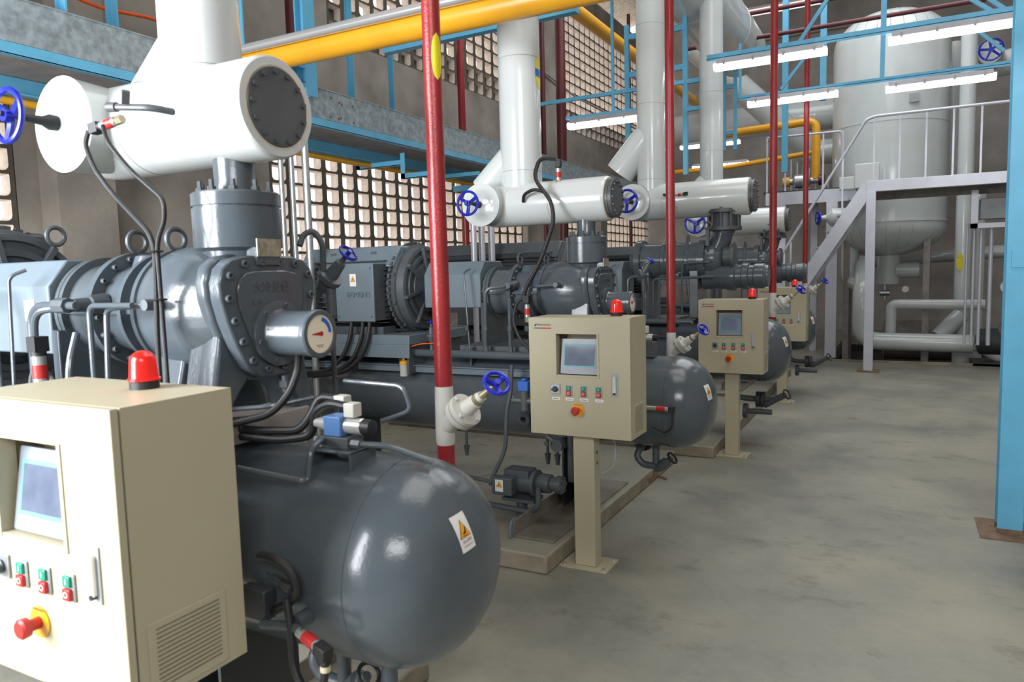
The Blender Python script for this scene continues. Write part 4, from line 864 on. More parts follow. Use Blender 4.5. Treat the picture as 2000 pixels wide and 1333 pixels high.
def compressor_a(i):
    y, zc = OY[i], 1.56
    t = thing('screw_compressor', {1: 'grey screw compressor filling the left, with large round dial gauge facing the aisle', 2: 'grey screw compressor with bolted end plate just above the second cabinet'}[i], 'compressor', (-2.1, y, 1.17), 'screw compressors with dial gauge')
    obj('inlet_casing', MB().lathe((0, y, zc), (1, 0, 0), [(-2.47, .16), (-2.469, .178), (-2.452, .178), (-2.451, .172), (-2.449, .172), (-2.448, .178), (-2.43, .178), (-2.428, .155), (-2.38, .150), (-2.30, .160), (-2.285, .168), (-2.284, .190), (-2.255, .190), (-2.254, .150), (-2.14, .150), (-2.135, .182), (-2.118, .182), (-2.113, .150), (-2.06, .150)], 56), 'grey', t)
    gb = obj('discharge_casing', MB().lathe((0, y, zc), (1, 0, 0), [(-2.062, .150), (-2.06, .190), (-2.040, .192), (-2.038, .184), (-2.0, .195), (-1.94, .202), (-1.88, .203), (-1.82, .197), (-1.77, .185), (-1.72, .165)], 56), 'grey', t, label='smooth bulging casing')
    obj('side_rib', MB().box((-2.45, y - .158, zc - .008), (-2.06, y - .145, zc + .008)).box((-2.06, y - .2, zc - .035), (-1.75, y + .2, zc - .02)) if False else MB().box((-2.43, y - .165, zc - .007), (-2.06, y - .14, zc + .007)), 'grey', t)
    obj('top_boss', MB().lathe((-2.20, y, 1.68), (0, 0, 1), [(0, .07), (.055, .05), (.06, .04)], 20), 'grey', t)
    bolts(t, circ((-2.254, y, zc), (1, 0, 0), .172, 18, .1), (1, 0, 0), .009, .014, 'greyd', socket=True, hexa=False)
    bolts(t, circ((-2.47, y, zc), (-1, 0, 0), .165, 18, .1), (-1, 0, 0), .007, .014)
    for x in (-2.27, -2.075):
        obj('lifting_eye', MB().ring((x, y, 1.785), (1, 0, 0), .034, .0085, 22, 8).cyl((x, y, 1.72), (x, y, 1.752), .012, n=10), 'greyd', t)
    # feet under the casings
    obj('foot', MB().prism([(-.20, 1.17), (.20, 1.17), (.13, 1.44), (-.13, 1.44)], lambda u, v, q: V((q, y + u, v)), -2.03, -1.90), 'grey', t, bevel=.01)
    for s_ in (-1, 1): obj('foot', MB().prism([(s_ * .155, 1.50), (s_ * .05, 1.36), (s_ * .115, 1.29), (s_ * .15, 1.17), (s_ * .245, 1.17), (s_ * .20, 1.27), (s_ * .175, 1.40)], lambda u, v, q: V((q, y + u, v)), -1.84, -1.715), 'grey', t, bevel=.012)
    obj('bearing_pad', MB().box((-1.88, y - .17, 1.17), (-1.70, y + .17, 1.235)), 'deck', t, bevel=.004)
    obj('foot', MB().box((-2.475, y - .19, 1.17), (-2.435, y + .19, 1.5)), 'grey', t, bevel=.004)
    # end plate, rounded shield outline
    def shield(s):
        P = [(.0, -.205), (.055, -.200), (.098, -.170), (.135, -.105), (.165, -.03), (.182, .03), (.186, .08), (.172, .122), (.140, .148), (.09, .158), (0, .160)]
        P = P + [(-a, b) for a, b in reversed(P[1:-1])]; return [(a * s, b * s) for a, b in P]
    fn = lambda u, v, q: V((q, y + u, zc + v))
    obj('casting_rim', MB().prism(shield(1.05), fn, -1.765, -1.715), 'grey', t, bevel=.016, seg=4)
    ep = obj('end_plate', MB().prism(shield(1.0), fn, -1.715, -1.668), 'grey', t, bevel=.006, label='bolted grey end plate with cast characters')
    obj('raised_panel', MB().prism([(a * .70, b * .70 + .004) for a, b in shield(1)], fn, -1.67, -1.660), 'grey', ep, bevel=.005)
    P = shield(.875); L = []
    for a, b in zip(P, P[1:] + P[:1]): L.append((math.dist(a, b), a, b))
    tot = sum(l[0] for l in L); N = 16; bp = []
    for k in range(N):
        s = (k + .5) * tot / N
        for l_, a, b in L:
            if s <= l_: bp.append((-1.668, y + a[0] + (b[0] - a[0]) * s / l_, zc + a[1] + (b[1] - a[1]) * s / l_)); break
            s -= l_
    bolts(ep, bp, (1, 0, 0), .0115, .012, 'grey', socket=True, hexa=False)
    R90 = rot_from((0, 1, 0), (0, 0, 1))
    text('lettering', '大冷股份', .036, (-1.6600, y - .004, zc + .065), 0, 0, 'grey', ep, .002, rot=R90)
    text('lettering', 'K18', .024, (-1.6600, y - .062, zc + .022), 0, 0, 'grey', ep, .0015, rot=R90)
    # dial gauge housing
    gz, gy = 1.487, y + .012
    g = obj('gauge_housing', MB().lathe((0, gy, gz), (1, 0, 0), [(-1.665, .098), (-1.648, .098), (-1.646, .090), (-1.644, .072), (-1.635, .067), (-1.515, .067), (-1.512, .070), (-1.495, .071), (-1.490, .068), (-1.489, .057), (-1.497, .056)], 48), 'grey', t, label='round dial gauge housing')
    bolts(g, circ((-1.648, gy, gz), (1, 0, 0), .084, 6, .25), (1, 0, 0), .008, .006, 'grey', socket=True, hexa=False)
    obj('dial', MB().cyl((-1.500, gy, gz), (-1.4945, gy, gz), .0565, n=40), 'dial', g, label='cream dial face')
    ar = MB(); n = 14
    def pol(a, r, x): return V((x, gy + math.cos(a) * r, gz + math.sin(a) * r))
    ar.add([pol(.02 + 1.32 * k / n, r, -1.4940) for k in range(n + 1) for r in (.037, .049)], [(2 * k, 2 * k + 1, 2 * k + 3, 2 * k + 2) for k in range(n)]); obj('blue_arc', ar, 'dialblue', g)
    obj('needle', MB().add([(-1.4935, gy + .006, gz - .006), (-1.4935, gy + .006, gz + .006), (-1.4935, gy - .032, gz + .001), (-1.4935, gy - .032, gz - .001)], [(0, 1, 2, 3)]).cyl((-1.4942, gy + .006, gz), (-1.492, gy + .006, gz), .007, n=14), 'redm', g)
    obj('print_line', MB().box((-1.4942, gy - .016, gz - .034), (-1.4937, gy + .014, gz - .0325)), 'inkgrey', g); obj('print_line', MB().box((-1.4942, gy - .010, gz - .039), (-1.4937, gy + .012, gz - .0375)), 'redm', g)
    # suction flange on top
    f = obj('suction_flange', MB().lathe((-1.79, y, 0), (0, 0, 1), [(1.66, .10), (1.70, .104), (1.735, .108), (1.745, .128), (1.862, .129), (1.863, .124), (1.868, .124), (1.869, .129), (1.905, .129), (1.910, .123)], 48), 'greyl' if False else 'grey', t, label='thick cylindrical suction flange')
    bolts(f, circ((-1.79, y, 1.908), (0, 0, 1), .102, 10, .15), (0, 0, 1), .0075, .034, 'greyd')
    bolts(f, circ((-1.79, y, 1.908), (0, 0, 1), .102, 10, .15), (0, 0, 1), .013, .014, 'greyd', name='nut')
    obj('neck', MB().lathe((-1.79, y, 1.90), (0, 0, 1), [(0, .072), (.04, .060), (.13, .062)], 32), 'steel' if False else 'grey', f)
    obj('nameplate', MB().box((-1.658, y - .055, 1.716), (-1.654, y + .038, 1.768)), 'plate', t, label='worn riveted brass-coloured nameplate')
    obj('nameplate_bracket', MB().box((-1.72, y - .055, 1.69), (-1.658, y + .038, 1.745)), 'grey', t, bevel=.004)
    obj('plug_valve', MB().cyl((-1.63, y - .0, 1.36), (-1.63, y - .0, 1.31), .010, n=8).cyl((-1.63, y, 1.345), (-1.63, y, 1.325), .018, n=6), 'greyd', t)
    return t

def guard(i):
    y = OY[i]; zc = 1.56; x0, x1 = (-2.93, -2.48)
    tgt = obj('coupling_guard', MB().prism([(-.185, 1.42), (-.185, 1.645), (-.115, 1.732), (.115, 1.732), (.185, 1.645), (.185, 1.42)], lambda u, v, q: V((q, y + u, v)), x0, x1), 'greyl', bevel=.006)
    tag(tgt, {1: 'folded blue-grey sheet guard at the left edge with small white card', 2: 'folded blue-grey sheet guard just right of the near red pipe', 3: 'folded grey sheet guard behind the second gauge', 4: 'folded grey sheet guard of the rearmost machine'}[i], 'guard', 'coupling guards')
    if i == 1: s = obj('card', MB().box((-2.62, y - .1875, 1.53), (-2.56, y - .186, 1.60)), 'paper', tgt)

def compressor_b(i):
    y = OY[i]; dx = {3: 0, 4: .03}[i]; zc = 1.72 if i == 3 else 1.72
    t = thing('screw_compressor', {3: 'grey screw compressor with flanged top valve behind the third cabinet', 4: 'rearmost grey screw compressor with flanged top valve, partly behind red pipes'}[i], 'compressor', (-2.0 + dx, y, 1.17), 'screw compressors with top valve')
    X = lambda a: a + dx
    obj('main_casing', MB().lathe((0, y, zc), (1, 0, 0), [(X(-2.42), .13), (X(-2.36), .16), (X(-2.355), .215), (X(-2.30), .215), (X(-2.295), .175), (X(-2.10), .175), (X(-2.09), .19), (X(-2.06), .19), (X(-2.05), .178), (X(-1.86), .178), (X(-1.85), .186), (X(-1.83), .186), (X(-1.82), .178), (X(-1.74), .178), (X(-1.735), .2), (X(-1.67), .2), (X(-1.665), .165), (X(-1.60), .160), (X(-1.54), .13), (X(-1.50), .07)], 48), 'grey', t)
    bolts(t, circ((X(-1.67), y, zc), (1, 0, 0), .187, 14), (1, 0, 0), .010, .012); bolts(t, circ((X(-2.30), y, zc), (1, 0, 0), .20, 14), (1, 0, 0), .010, .012)
    obj('casting_ribs', MB().box((X(-2.30), y - .185, zc - .006), (X(-1.70), y - .165, zc + .006)).box((X(-2.25), y - .2, 1.17), (X(-2.2), y + .2, zc - .1)).box((X(-1.80), y - .2, 1.17), (X(-1.72), y + .2, zc - .1)), 'grey', t, bevel=.004)
    obj('elbow', MB().tube([(X(-1.62), y, zc + .02), (X(-1.54), y, zc + .18), (X(-1.52), y, zc + .28)], .095, 24, .08), 'grey', t)
    v = obj('top_valve', MB().lathe((X(-1.515), y, 0), (0, 0, 1), [(zc + .25, .10), (zc + .275, .10), (zc + .276, .165), (zc + .31, .165), (zc + .311, .12), (zc + .44, .12), (zc + .441, .165), (zc + .475, .165), (zc + .48, .10), (zc + .50, .11)], 40), 'greyd', t, label='flanged cylindrical top valve')
    st_ = MB()
    for p in circ((X(-1.515), y, zc + .29), (0, 0, 1), .145, 10): st_.cyl(p, p + V((0, 0, .2)), .011, n=8)
    obj('studs', st_, 'greyd', v)
    obj('lifting_eye', MB().ring((X(-1.63), y - .17, zc + .32), (0, 1, 0), .034, .01, 20, 8).bar((X(-1.63), y - .17, zc + .28), (X(-1.63), y - .17, zc + .13), .03, .05), 'greyd', t)
    obj('suction_flange', MB().lathe((X(-1.50), y - .04, zc + .02), (1, 0, 0), [(0, .10), (.07, .10), (.071, .128), (.10, .128), (.105, .10)], 32), 'greyd', t)
    obj('slide_drive', MB().lathe((X(-1.70), y - .02, 1.555), (1, 0, 0), [(0, .12), (.2, .12), (.25, .135), (.30, .135), (.31, .11), (.36, .11), (.37, .125), (.42, .125), (.43, .105), (.47, .105), (.48, .118), (.56, .118), (.57, .108), (.60, .10)], 36), 'grey', t, label='ribbed cylindrical slide drive')
    for x in (-2.0, -1.86): obj('lifting_eye', MB().lathe((X(x), y, zc + .17), (0, 0, 1), [(0, .03), (.03, .018), (.08, .012)], 12), 'greyd', t)
    obj('oil_line', MB().tube([(X(-1.60), y - .18, 1.70), (X(-1.60), y - .24, 1.70), (X(-1.86), y - .24, 1.69), (X(-1.86), y - .24, 1.2)], .009, 8, .04), 'grey', t)
    obj('oil_line', MB().tube([(X(-1.56), y - .22, 1.56), (X(-2.14), y - .25, 1.55), (X(-2.14), y - .25, 1.15)], .012, 8, .05), 'grey', t)
    obj('oil_line', MB().tube([(X(-2.16), y - .2, 1.72), (X(-2.24), y - .25, 1.70), (X(-2.24), y - .25, 1.15)], .016, 8, .05), 'grey', t)

ROLES = {1: dict(xr=-.962, zc=.865, R=.283, st=(-.050, .122, .054, .092, .10)), 2: dict(xr=-.975, zc=.830, R=.282, st=(-.095, .085, .055, .090, .10)), 3: dict(xr=-.90, zc=.85, R=.30, st=(-.13, .1, .055, .090, .1)), 4: dict(xr=-.95, zc=.85, R=.30, st=(-.13, .1, .055, .090, .1))}
for i in (1, 2, 3, 4):
    r_ = ROLES[i]; oil_tank(i, r_['xr'], r_['zc'], r_['R'], r_['st']); motor(i); skid(i, i < 3); guard(i); oil_manifold(i)
    compressor_a(i) if i < 3 else compressor_b(i)
bpy.data.objects['screw_compressor.001'].location.z -= .045
bpy.data.objects['oil_manifold.001'].location.z -= .02
header(1, -2.36, -1.60, 2.142, .146, -2.14, .20, .132, recessed=True, riser_top=5.6, hx=-2.30)
header(2, -2.45, -1.625, 2.095, .140, -2.27, .05, .138, riser_top=5.1)
header(3, -2.42, -1.27, 2.305, .175, -2.225, .0, .138, riser_top=5.3, hx=-2.36, wr=.105)
header(4, -2.42, -1.33, 2.225, .170, -2.27, .0, .150, riser_top=5.3, hx=-2.40, wr=.125)
red_line(1, -1.327, .40, 1.279, 1.0)
red_line(2, -1.345, .36, 1.222, 1.0)
red_line(3, -1.122, .36, 1.378, 1.22)
red_line(4, -1.135, .36, 1.40, 1.15)
control_cabinet(1, -1.389, .891, .60, .30, beacon=(-1.592, 1.114))
control_cabinet(2, -1.241, 3.623, .587, .265, beacon=(-1.376, 3.80))
control_cabinet(3, -1.02, 6.39, .545, .26, .635, .733, beacon=(-1.13, 6.50))
control_cabinet(4, -.99, 9.2, .545, .26, .64, .745, beacon=(-1.13, 9.32))
# ------------------------------------------------------------------ valves, hoses and small gear
def sensor(name, label, p0, d, s=1.0, group=None):
    """pressure transmitter: brass nut, silver body with red label, black plug"""
    d = V(d).normalized(); p0 = V(p0); t = thing(name, label, 'sensor', p0, group)
    obj('nut', MB().cyl(p0, p0 + d * .022 * s, .012 * s, n=6), 'brass', t)
    obj('body', MB().cyl(p0 + d * .022 * s, p0 + d * .075 * s, .0125 * s, n=18), 'steel', t)
    obj('red_band', MB().cyl(p0 + d * .032 * s, p0 + d * .058 * s, .0132 * s, n=18), 'redm', t)
    obj('plug', MB().cyl(p0 + d * .075 * s, p0 + d * .085 * s, .0135 * s, n=14).bar(p0 + d * .083 * s, p0 + d * .112 * s, .027 * s, .027 * s), 'black', t)
    return t
def hose(label, pts, r=.009, group=None, fil=.08, m='black', name='hose'):
    return tag(obj(name, MB().tube(pts, r, 10, fil), m), label, 'hose', group)
Y1, Y2 = OY[1], OY[2]
# sensors and hoses of the nearest header
t = thing('sensor_tap', 'grey valve tap and fitting on the nearest white header', 'valve', (-2.0, 1.42, 2.12))
obj('body', MB().tube([(-1.86, 1.46, 2.135), (-1.88, 1.40, 2.140), (-1.99, 1.37, 2.150)], .010, 10, .03), 'greyd', t); obj('tap', MB().cyl((-1.99, 1.37, 2.15), (-2.02, 1.365, 2.152), .014, n=12).bar((-1.95, 1.37, 2.155), (-1.93, 1.36, 2.185), .02, .012), 'greyd', t)
sensor('pressure_sensor', 'silver sensor with faded red band lying along the nearest header', (-1.99, 1.385, 2.120), (-1, -.12, -.16), 1.1)
hose('black corrugated hose looping from the sensor, left of two on the nearest header', [(-2.120, 1.365, 2.098), (-2.135, 1.36, 2.06), (-2.10, 1.36, 1.985), (-2.045, 1.375, 1.91), (-1.875, 1.36, 1.79), (-1.855, 1.36, 1.74), (-1.860, 1.35, 1.45), (-1.83, 1.33, 1.24)], .0075, 'hoses of the nearest machine')
hose('black corrugated hose from the sensor, right of two on the nearest header', [(-2.03, 1.35, 2.10), (-2.0, 1.34, 2.05), (-1.93, 1.35, 1.97), (-1.79, 1.35, 1.875), (-1.79, 1.35, 1.82), (-1.845, 1.36, 1.76), (-1.842, 1.36, 1.50), (-1.80, 1.33, 1.26)], .0065, 'hoses of the nearest machine')
tag(obj('cable_tie', MB().ring((-1.853, 1.36, 1.60), (0, 0, 1), .020, .003, 14, 6).ring((-1.853, 1.36, 1.735), (0, 0, 1), .019, .003, 14, 6), 'black'), 'black tie holding the two hoses together beside the compressor', 'tie')
# oil lines in front of the nearest machine
pipe('thick grey oil pipe bending down behind the big cabinet', [(-2.20, 1.335, 1.585), (-2.44, 1.335, 1.585), (-2.46, 1.335, 1.15)], .013, 'grey', name='oil_pipe', group='oil pipes of the nearest machine', fil=.07, n=12)
tag(obj('pipe_union', MB().cyl((-2.30, 1.335, 1.585), (-2.24, 1.335, 1.585), .024, n=8), 'greyd'), 'dark hexagonal union on the thick oil pipe', 'union')
pipe('thin grey oil pipe along the casing of the nearest compressor, turning down', [(-1.93, 1.33, 1.585), (-2.13, 1.33, 1.585), (-2.135, 1.33, 1.2)], .0085, 'grey', name='oil_pipe', group='oil pipes of the nearest machine', fil=.03, n=10)
pipe('pale thin pipe at the far left edge in front of the guard', [(-2.85, 1.33, 1.62), (-2.66, 1.33, 1.62), (-2.63, 1.33, 1.1)], .008, 'grey', name='oil_pipe', group='oil pipes of the nearest machine', fil=.04, n=10)
sensor('pressure_sensor', 'upright sensor with red and brass bands behind the big cabinet', (-2.32, 1.28, 1.315), (0, 0, 1), 1.6)
hose('short grey hose curving beside the upright sensor', [(-2.42, 1.30, 1.30), (-2.40, 1.30, 1.39), (-2.30, 1.30, 1.38), (-2.24, 1.30, 1.25)], .008, None, .06, 'greyd')
# gear around the second machine
sensor('pressure_sensor', 'upright sensor with red band on top of the second header', (-1.95, Y2 - .06, 2.20), (0, 0, 1), 1.35)
sensor('pressure_sensor', 'sensor with red band hanging in front of the second compressor', (-2.075, Y2 - .30, 1.335), (0, 0, 1), 1.5)
hose('black hose arching off the top sensor of the second header and down', [(-1.955, Y2 - .08, 2.36), (-2.05, Y2 - .12, 2.37), (-2.06, Y2 - .20, 2.24), (-1.92, Y2 - .24, 2.08), (-1.90, Y2 - .25, 1.96), (-1.98, Y2 - .28, 1.72), (-2.08, Y2 - .30, 1.55), (-2.10, Y2 - .30, 1.49)], .013, 'hoses of the second machine', .1)
hose('black hose arching from the tap on the second header', [(-2.16, Y2 - .15, 2.10), (-2.14, Y2 - .18, 2.14), (-2.06, Y2 - .2, 2.17), (-1.97, Y2 - .2, 2.14), (-1.925, Y2 - .24, 2.08)], .011, 'hoses of the second machine', .06)
hose('thin black hose looping left of the second cabinet', [(-2.075, Y2 - .30, 1.50), (-2.14, Y2 - .32, 1.46), (-2.16, Y2 - .34, 1.34), (-2.10, Y2 - .35, 1.22), (-2.02, Y2 - .35, 1.16)], .010, 'hoses of the second machine', .05)
t = thing('isolation_valve', 'grey angle valve with blue handwheel beside the nearest gauge, tilted', 'valve', (-1.714, 1.9, 1.525), 'small handwheel valves')
def small_valve(t, c, d, s, wheel=True):
    c = V(c); d = V(d).normalized()
    obj('body', MB().lathe(c - d * .06 * s, d, [(0, .018 * s), (.03 * s, .030 * s), (.05 * s, .032 * s), (.052 * s, .044 * s), (.07 * s, .044 * s), (.072 * s, .024 * s), (.13 * s, .018 * s), (.135 * s, .010 * s), (.16 * s, .008 * s)], 20), 'greyd', t)
    obj('inlet', MB().cyl(c, c - V((0, 0, .13 * s)), .017 * s, n=14).cyl(c - V((0, 0, .12 * s)), V((c.x, c.y, 1.14)), .009 * s, n=10), 'greyd', t)
    if wheel: handwheel('handwheel', t, c + d * .115 * s, d, .030 * s, .0055 * s, 2)
small_valve(t, (-1.704, 1.90, 1.650), (0.094, 0, 0.086), 1.0)
hose('grey gooseneck pipe beside the nearest gauge', [(-1.736, 1.800, 1.755), (-1.737, 1.820, 1.792), (-1.720, 1.850, 1.806), (-1.701, 1.870, 1.764), (-1.712, 1.880, 1.671)], .010, None, .04, 'greyd')
t = thing('isolation_valve', 'tiny valve with blue handwheel above the second gauge', 'valve', (-1.55, 4.7, 1.6), 'small handwheel valves'); small_valve(t, (-1.52, 4.72, 1.62), (.5, 0, .8), .9)
t = thing('isolation_valve', 'small upright valve with blue handwheel just right of the near red pipe', 'valve', (-2.80, 4.1, 1.16), 'small handwheel valves'); small_valve(t, (-2.80, Y2 - .31, 1.24), (0, 0, 1), .8)
# dust cup bottle
t = thing('oil_cup', 'clear bottle with yellow cap left of the near red pipe', 'bottle', (-2.993, 4.03, 0.963))
obj('bottle', MB().lathe((-2.993, 4.03, 0.963), (0, 0, 1), [(0, .026), (.004, .029), (.085, .029), (.092, .022)], 20), 'bottle', t); obj('cap', MB().lathe((-2.993, 4.03, 1.045), (0, 0, 1), [(0, .031), (.022, .031), (.026, .018), (.03, .008), (.055, .005)], 18), 'yellow', t)
pipe('thin copper-coloured tube rising from the yellow bottle cap', [(-2.993, 4.03, 1.093), (-2.962, 4.030, 1.158), (-2.862, 4.040, 1.187), (-2.682, 4.080, 1.194)], .004, 'orangec', 'tube', 'tube', fil=.04, n=8)
# hydraulic valve block on the nearest tank
t = thing('solenoid_valve_block', 'blue and chrome hydraulic valve block standing on the nearest tank', 'valve', (-1.36, 1.56, 1.14))
bx, by = -1.372, 1.545
obj('bracket', MB().box((bx - .075, by - .055, 1.120), (bx - .069, by + .055, 1.178)).box((bx + .069, by - .055, 1.120), (bx + .075, by + .055, 1.178)).box((bx - .075, by - .055, 1.172), (bx + .075, by + .055, 1.180)), 'grey', t, bevel=.002)
obj('manifold', MB().box((bx - .045, by - .035, 1.180), (bx + .05, by + .035, 1.212)), 'greyd', t, bevel=.002)
obj('valve_body', MB().box((bx - .038, by - .030, 1.212), (bx + .022, by + .030, 1.268)), 'vblue', t, bevel=.003, label='pale blue valve body')
obj('solenoid', MB().lathe((bx + .022, by, 1.240), (1, 0, 0), [(0, .020), (.004, .023), (.055, .023), (.058, .021)], 24), 'chrome', t)
obj('solenoid', MB().lathe((bx - .038, by, 1.240), (-1, 0, 0), [(0, .021), (.004, .023), (.052, .013)], 24), 'chrome', t)
obj('override_knob', MB().lathe((bx + .080, by, 1.240), (1, 0, 0), [(0, .020), (.004, .023), (.030, .022), (.034, .010)], 12), 'ink', t)
c1 = obj('connector', MB().box((bx + .026, by - .018, 1.266), (bx + .062, by + .018, 1.305)), 'offwhite', t, bevel=.003); obj('connector', MB().box((bx - .07, by + .05, 1.285), (bx - .03, by + .085, 1.31)), 'offwhite', t, bevel=.003)
for dx, hh in ((-.045, 0), (.055, 0)): obj('union_nut', MB().cyl((bx + dx, by - .02, 1.196), (bx + dx + (.03 if dx > 0 else -.03), by - .02, 1.196), .013, n=6), 'greyd', t)
pipe('grey tube leaving the blue valve block to the right and dropping', [(bx + .08, by - .02, 1.196), (bx + .16, by, 1.195), (bx + .27, by + .05, 1.150)], .0085, 'grey', 'pipe', 'oil_pipe', 'tubes at the blue valve block', .05, 10)
pipe('grey tube leaving the blue valve block to the left, bent down over the tank', [(bx - .07, by - .02, 1.196), (-1.372, 1.470, 1.216), (-1.370, 1.420, 1.199), (-1.370, 1.405, 1.121), (-1.379, 1.390, 1.121), (-1.554, 1.340, 1.150)], .0085, 'grey', 'pipe', 'oil_pipe', 'tubes at the blue valve block', .03, 10)
pipe('long thin grey tube bent behind the valve block', [(bx - .12, by + .16, 1.335), (bx + .10, by + .16, 1.330), (bx + .125, by + .16, 1.26), (bx + .09, by + .13, 1.245), (bx + .06, by + .1, 1.235)], .007, 'grey', 'pipe', 'oil_pipe', 'tubes at the blue valve block', .03, 10)
hose('black corrugated hose looping from the valve connector', [(bx + .03, by, 1.292), (bx - .04, by + .0, 1.300), (bx - .095, by, 1.270), (bx - .105, by, 1.20), (bx - .20, by - .03, 1.185), (bx - .42, by - .08, 1.20)], .0125, 'hoses at the valve block', .05)
hose('black corrugated hose from the rear connector', [(bx - .07, by + .06, 1.30), (bx - .12, by + .05, 1.305), (bx - .14, by + .03, 1.25), (bx - .16, by, 1.21), (bx - .30, by - .05, 1.21), (bx - .45, by - .09, 1.23)], .0125, 'hoses at the valve block', .05)
hose('black cable from under the dial gauge curving to the left', [(-1.57, 1.60, 1.42), (-1.534, 1.560, 1.390), (-1.549, 1.540, 1.325), (-1.589, 1.500, 1.263), (-1.691, 1.450, 1.238)], .011, 'hoses at the valve block', .06)
pipe('thin grey tube running left under the gauge', [(-1.52, 1.60, 1.30), (-1.60, 1.50, 1.285), (-1.9, 1.42, 1.26)], .007, 'grey', 'pipe', 'oil_pipe', None, .03, 10)
# gear on the front of the nearest tank
t = thing('pressure_switch', 'sensor with red band and angled black plug on the front of the nearest tank', 'sensor', (-1.25, 1.22, .72))
obj('tee', MB().cyl((-1.315, 1.36, .795), (-1.315, 1.28, .795), .020, n=16).tube([(-1.42, 1.27, .775), (-1.315, 1.27, .792), (-1.27, 1.26, .788)], .012, 12, .01), 'greyd', t)
obj('body', MB().cyl((-1.285, 1.262, .788), (-1.205, 1.245, .772), .0135, n=18), 'steel', t); obj('red_band', MB().cyl((-1.262, 1.257, .783), (-1.222, 1.249, .775), .0155, n=18), 'redm', t, label='red printed band')
obj('plug', MB().bar((-1.215, 1.247, .773), (-1.172, 1.238, .765), .030, .030).bar((-1.186, 1.241, .775), (-1.186, 1.241, .738), .024, .024), 'black', t, bevel=.003)
obj('cable', MB().tube([(-1.186, 1.241, .74), (-1.186, 1.235, .70), (-1.20, 1.23, .665), (-1.26, 1.24, .655), (-1.30, 1.25, .70), (-1.31, 1.26, .78), (-1.33, 1.27, .86)], .010, 10, .03), 'black', t); obj('cable_mark', MB().cyl((-1.186, 1.241, .735), (-1.186, 1.240, .722), .0125, n=14), 'ivory', t)
hose('black corrugated hose arched against the front of the nearest tank', [(-1.415, 1.27, .955), (-1.36, 1.26, .965), (-1.31, 1.27, .935), (-1.295, 1.275, .89), (-1.33, 1.285, .845), (-1.41, 1.30, .80)], .012, None, .05)
t = thing('cable_gland', 'brown plug dangling inside the black hose arch', 'plug', (-1.34, 1.27, .90)); obj('body', MB().lathe((-1.385, 1.262, .92), (1, 0, -.35), [(0, .004), (.02, .005), (.022, .011), (.05, .012), (.052, .008), (.07, .012), (.085, .012)], 12), 'dark', t)
tag(obj('junction_box', MB().box((-1.50, 1.27, .78), (-1.41, 1.31, .86)), 'dark', bevel=.004), 'dark box between the big cabinet and the nearest tank', 'box')
# oil pump of the second machine
t = thing('oil_pump', 'small grey oil pump and motor with shock label, low beside the second cabinet post', 'pump', (-2.0, 3.98, .118))
px, py, pz = -2.02, 3.95, .345
obj('motor', MB().lathe((px - .17, py + .02, pz), (1, 0, 0), [(0, .05), (.01, .068), (.20, .070), (.205, .085), (.225, .085), (.23, .05)], 24), 'greyd', t)
f_ = MB()
for k in range(12): f_.box((px - .15, py - .04 + k * .010, pz + .03), (px + .02, py - .037 + k * .010, pz + .085))
obj('cooling_fins', f_, 'greyd', t)
tb = obj('terminal_box', MB().box((px - .20, py - .115, pz - .06), (px - .06, py - .05, pz + .05)), 'greyd', t, bevel=.006)
warn_sticker(tb, None, .055, .075, lambda u, v, l_: V((px - .145 + u, py - .115 - l_, pz + v)))
obj('pump_head', MB().lathe((px + .06, py + .01, pz + .01), (1, 0, 0), [(0, .045), (.03, .060), (.09, .058), (.095, .042), (.13, .042), (.132, .055), (.165, .055), (.17, .048)], 20), 'greyd', t)
bolts(t, circ((px + .228, py + .01, pz + .01), (1, 0, 0), .042, 6), (1, 0, 0), .008, .008)
obj('bracket', MB().box((px - .16, py - .06, pz - .11), (px + .06, py + .08, pz - .09)).cyl((px - .05, py, .118), (px - .05, py, pz - .10), .035, n=14), 'greyd', t)
pipe('grey oil pipe leading from the pump head back to the left along the plinth', [(px + .09, py - .05, pz - .0), (px + .09, py - .05, pz - .12), (px + .03, py - .05, pz - .165), (px - .25, py - .05, pz - .150), (-2.9, py - .05, .24)], .018, 'greyd', 'pipe', 'oil_pipe', None, .08, 12)
pipe('upper thin rail pipe left of the oil pump', [(px - .16, py + .05, pz - .05), (-2.9, py + .05, .36)], .012, 'greyd', 'pipe', 'oil_pipe', None, .03, 10)
hose('brown hose hanging from the frame down to the oil pump', [(-2.12, 3.96, 1.08), (-2.13, 3.95, .90), (-2.15, 3.93, .80), (-2.16, 3.92, .55), (-2.225, 3.88, .40), (-2.245, 3.86, .345), (px - .22, py - .08, pz - .005)], .013, None, .06, 'greyd')
t = thing('lifting_bracket', 'curved grey steel lug standing on the second plinth', 'bracket', (-1.99, 3.55, .118)); obj('plate', MB().prism([(0, 0), (.30, 0), (.30, .05), (.05, .10), (.02, .09), (0, .05)], lambda u, v, q: V((-1.985 + q, 3.62 + u, .118 + v)), 0, .010), 'greyl', t)
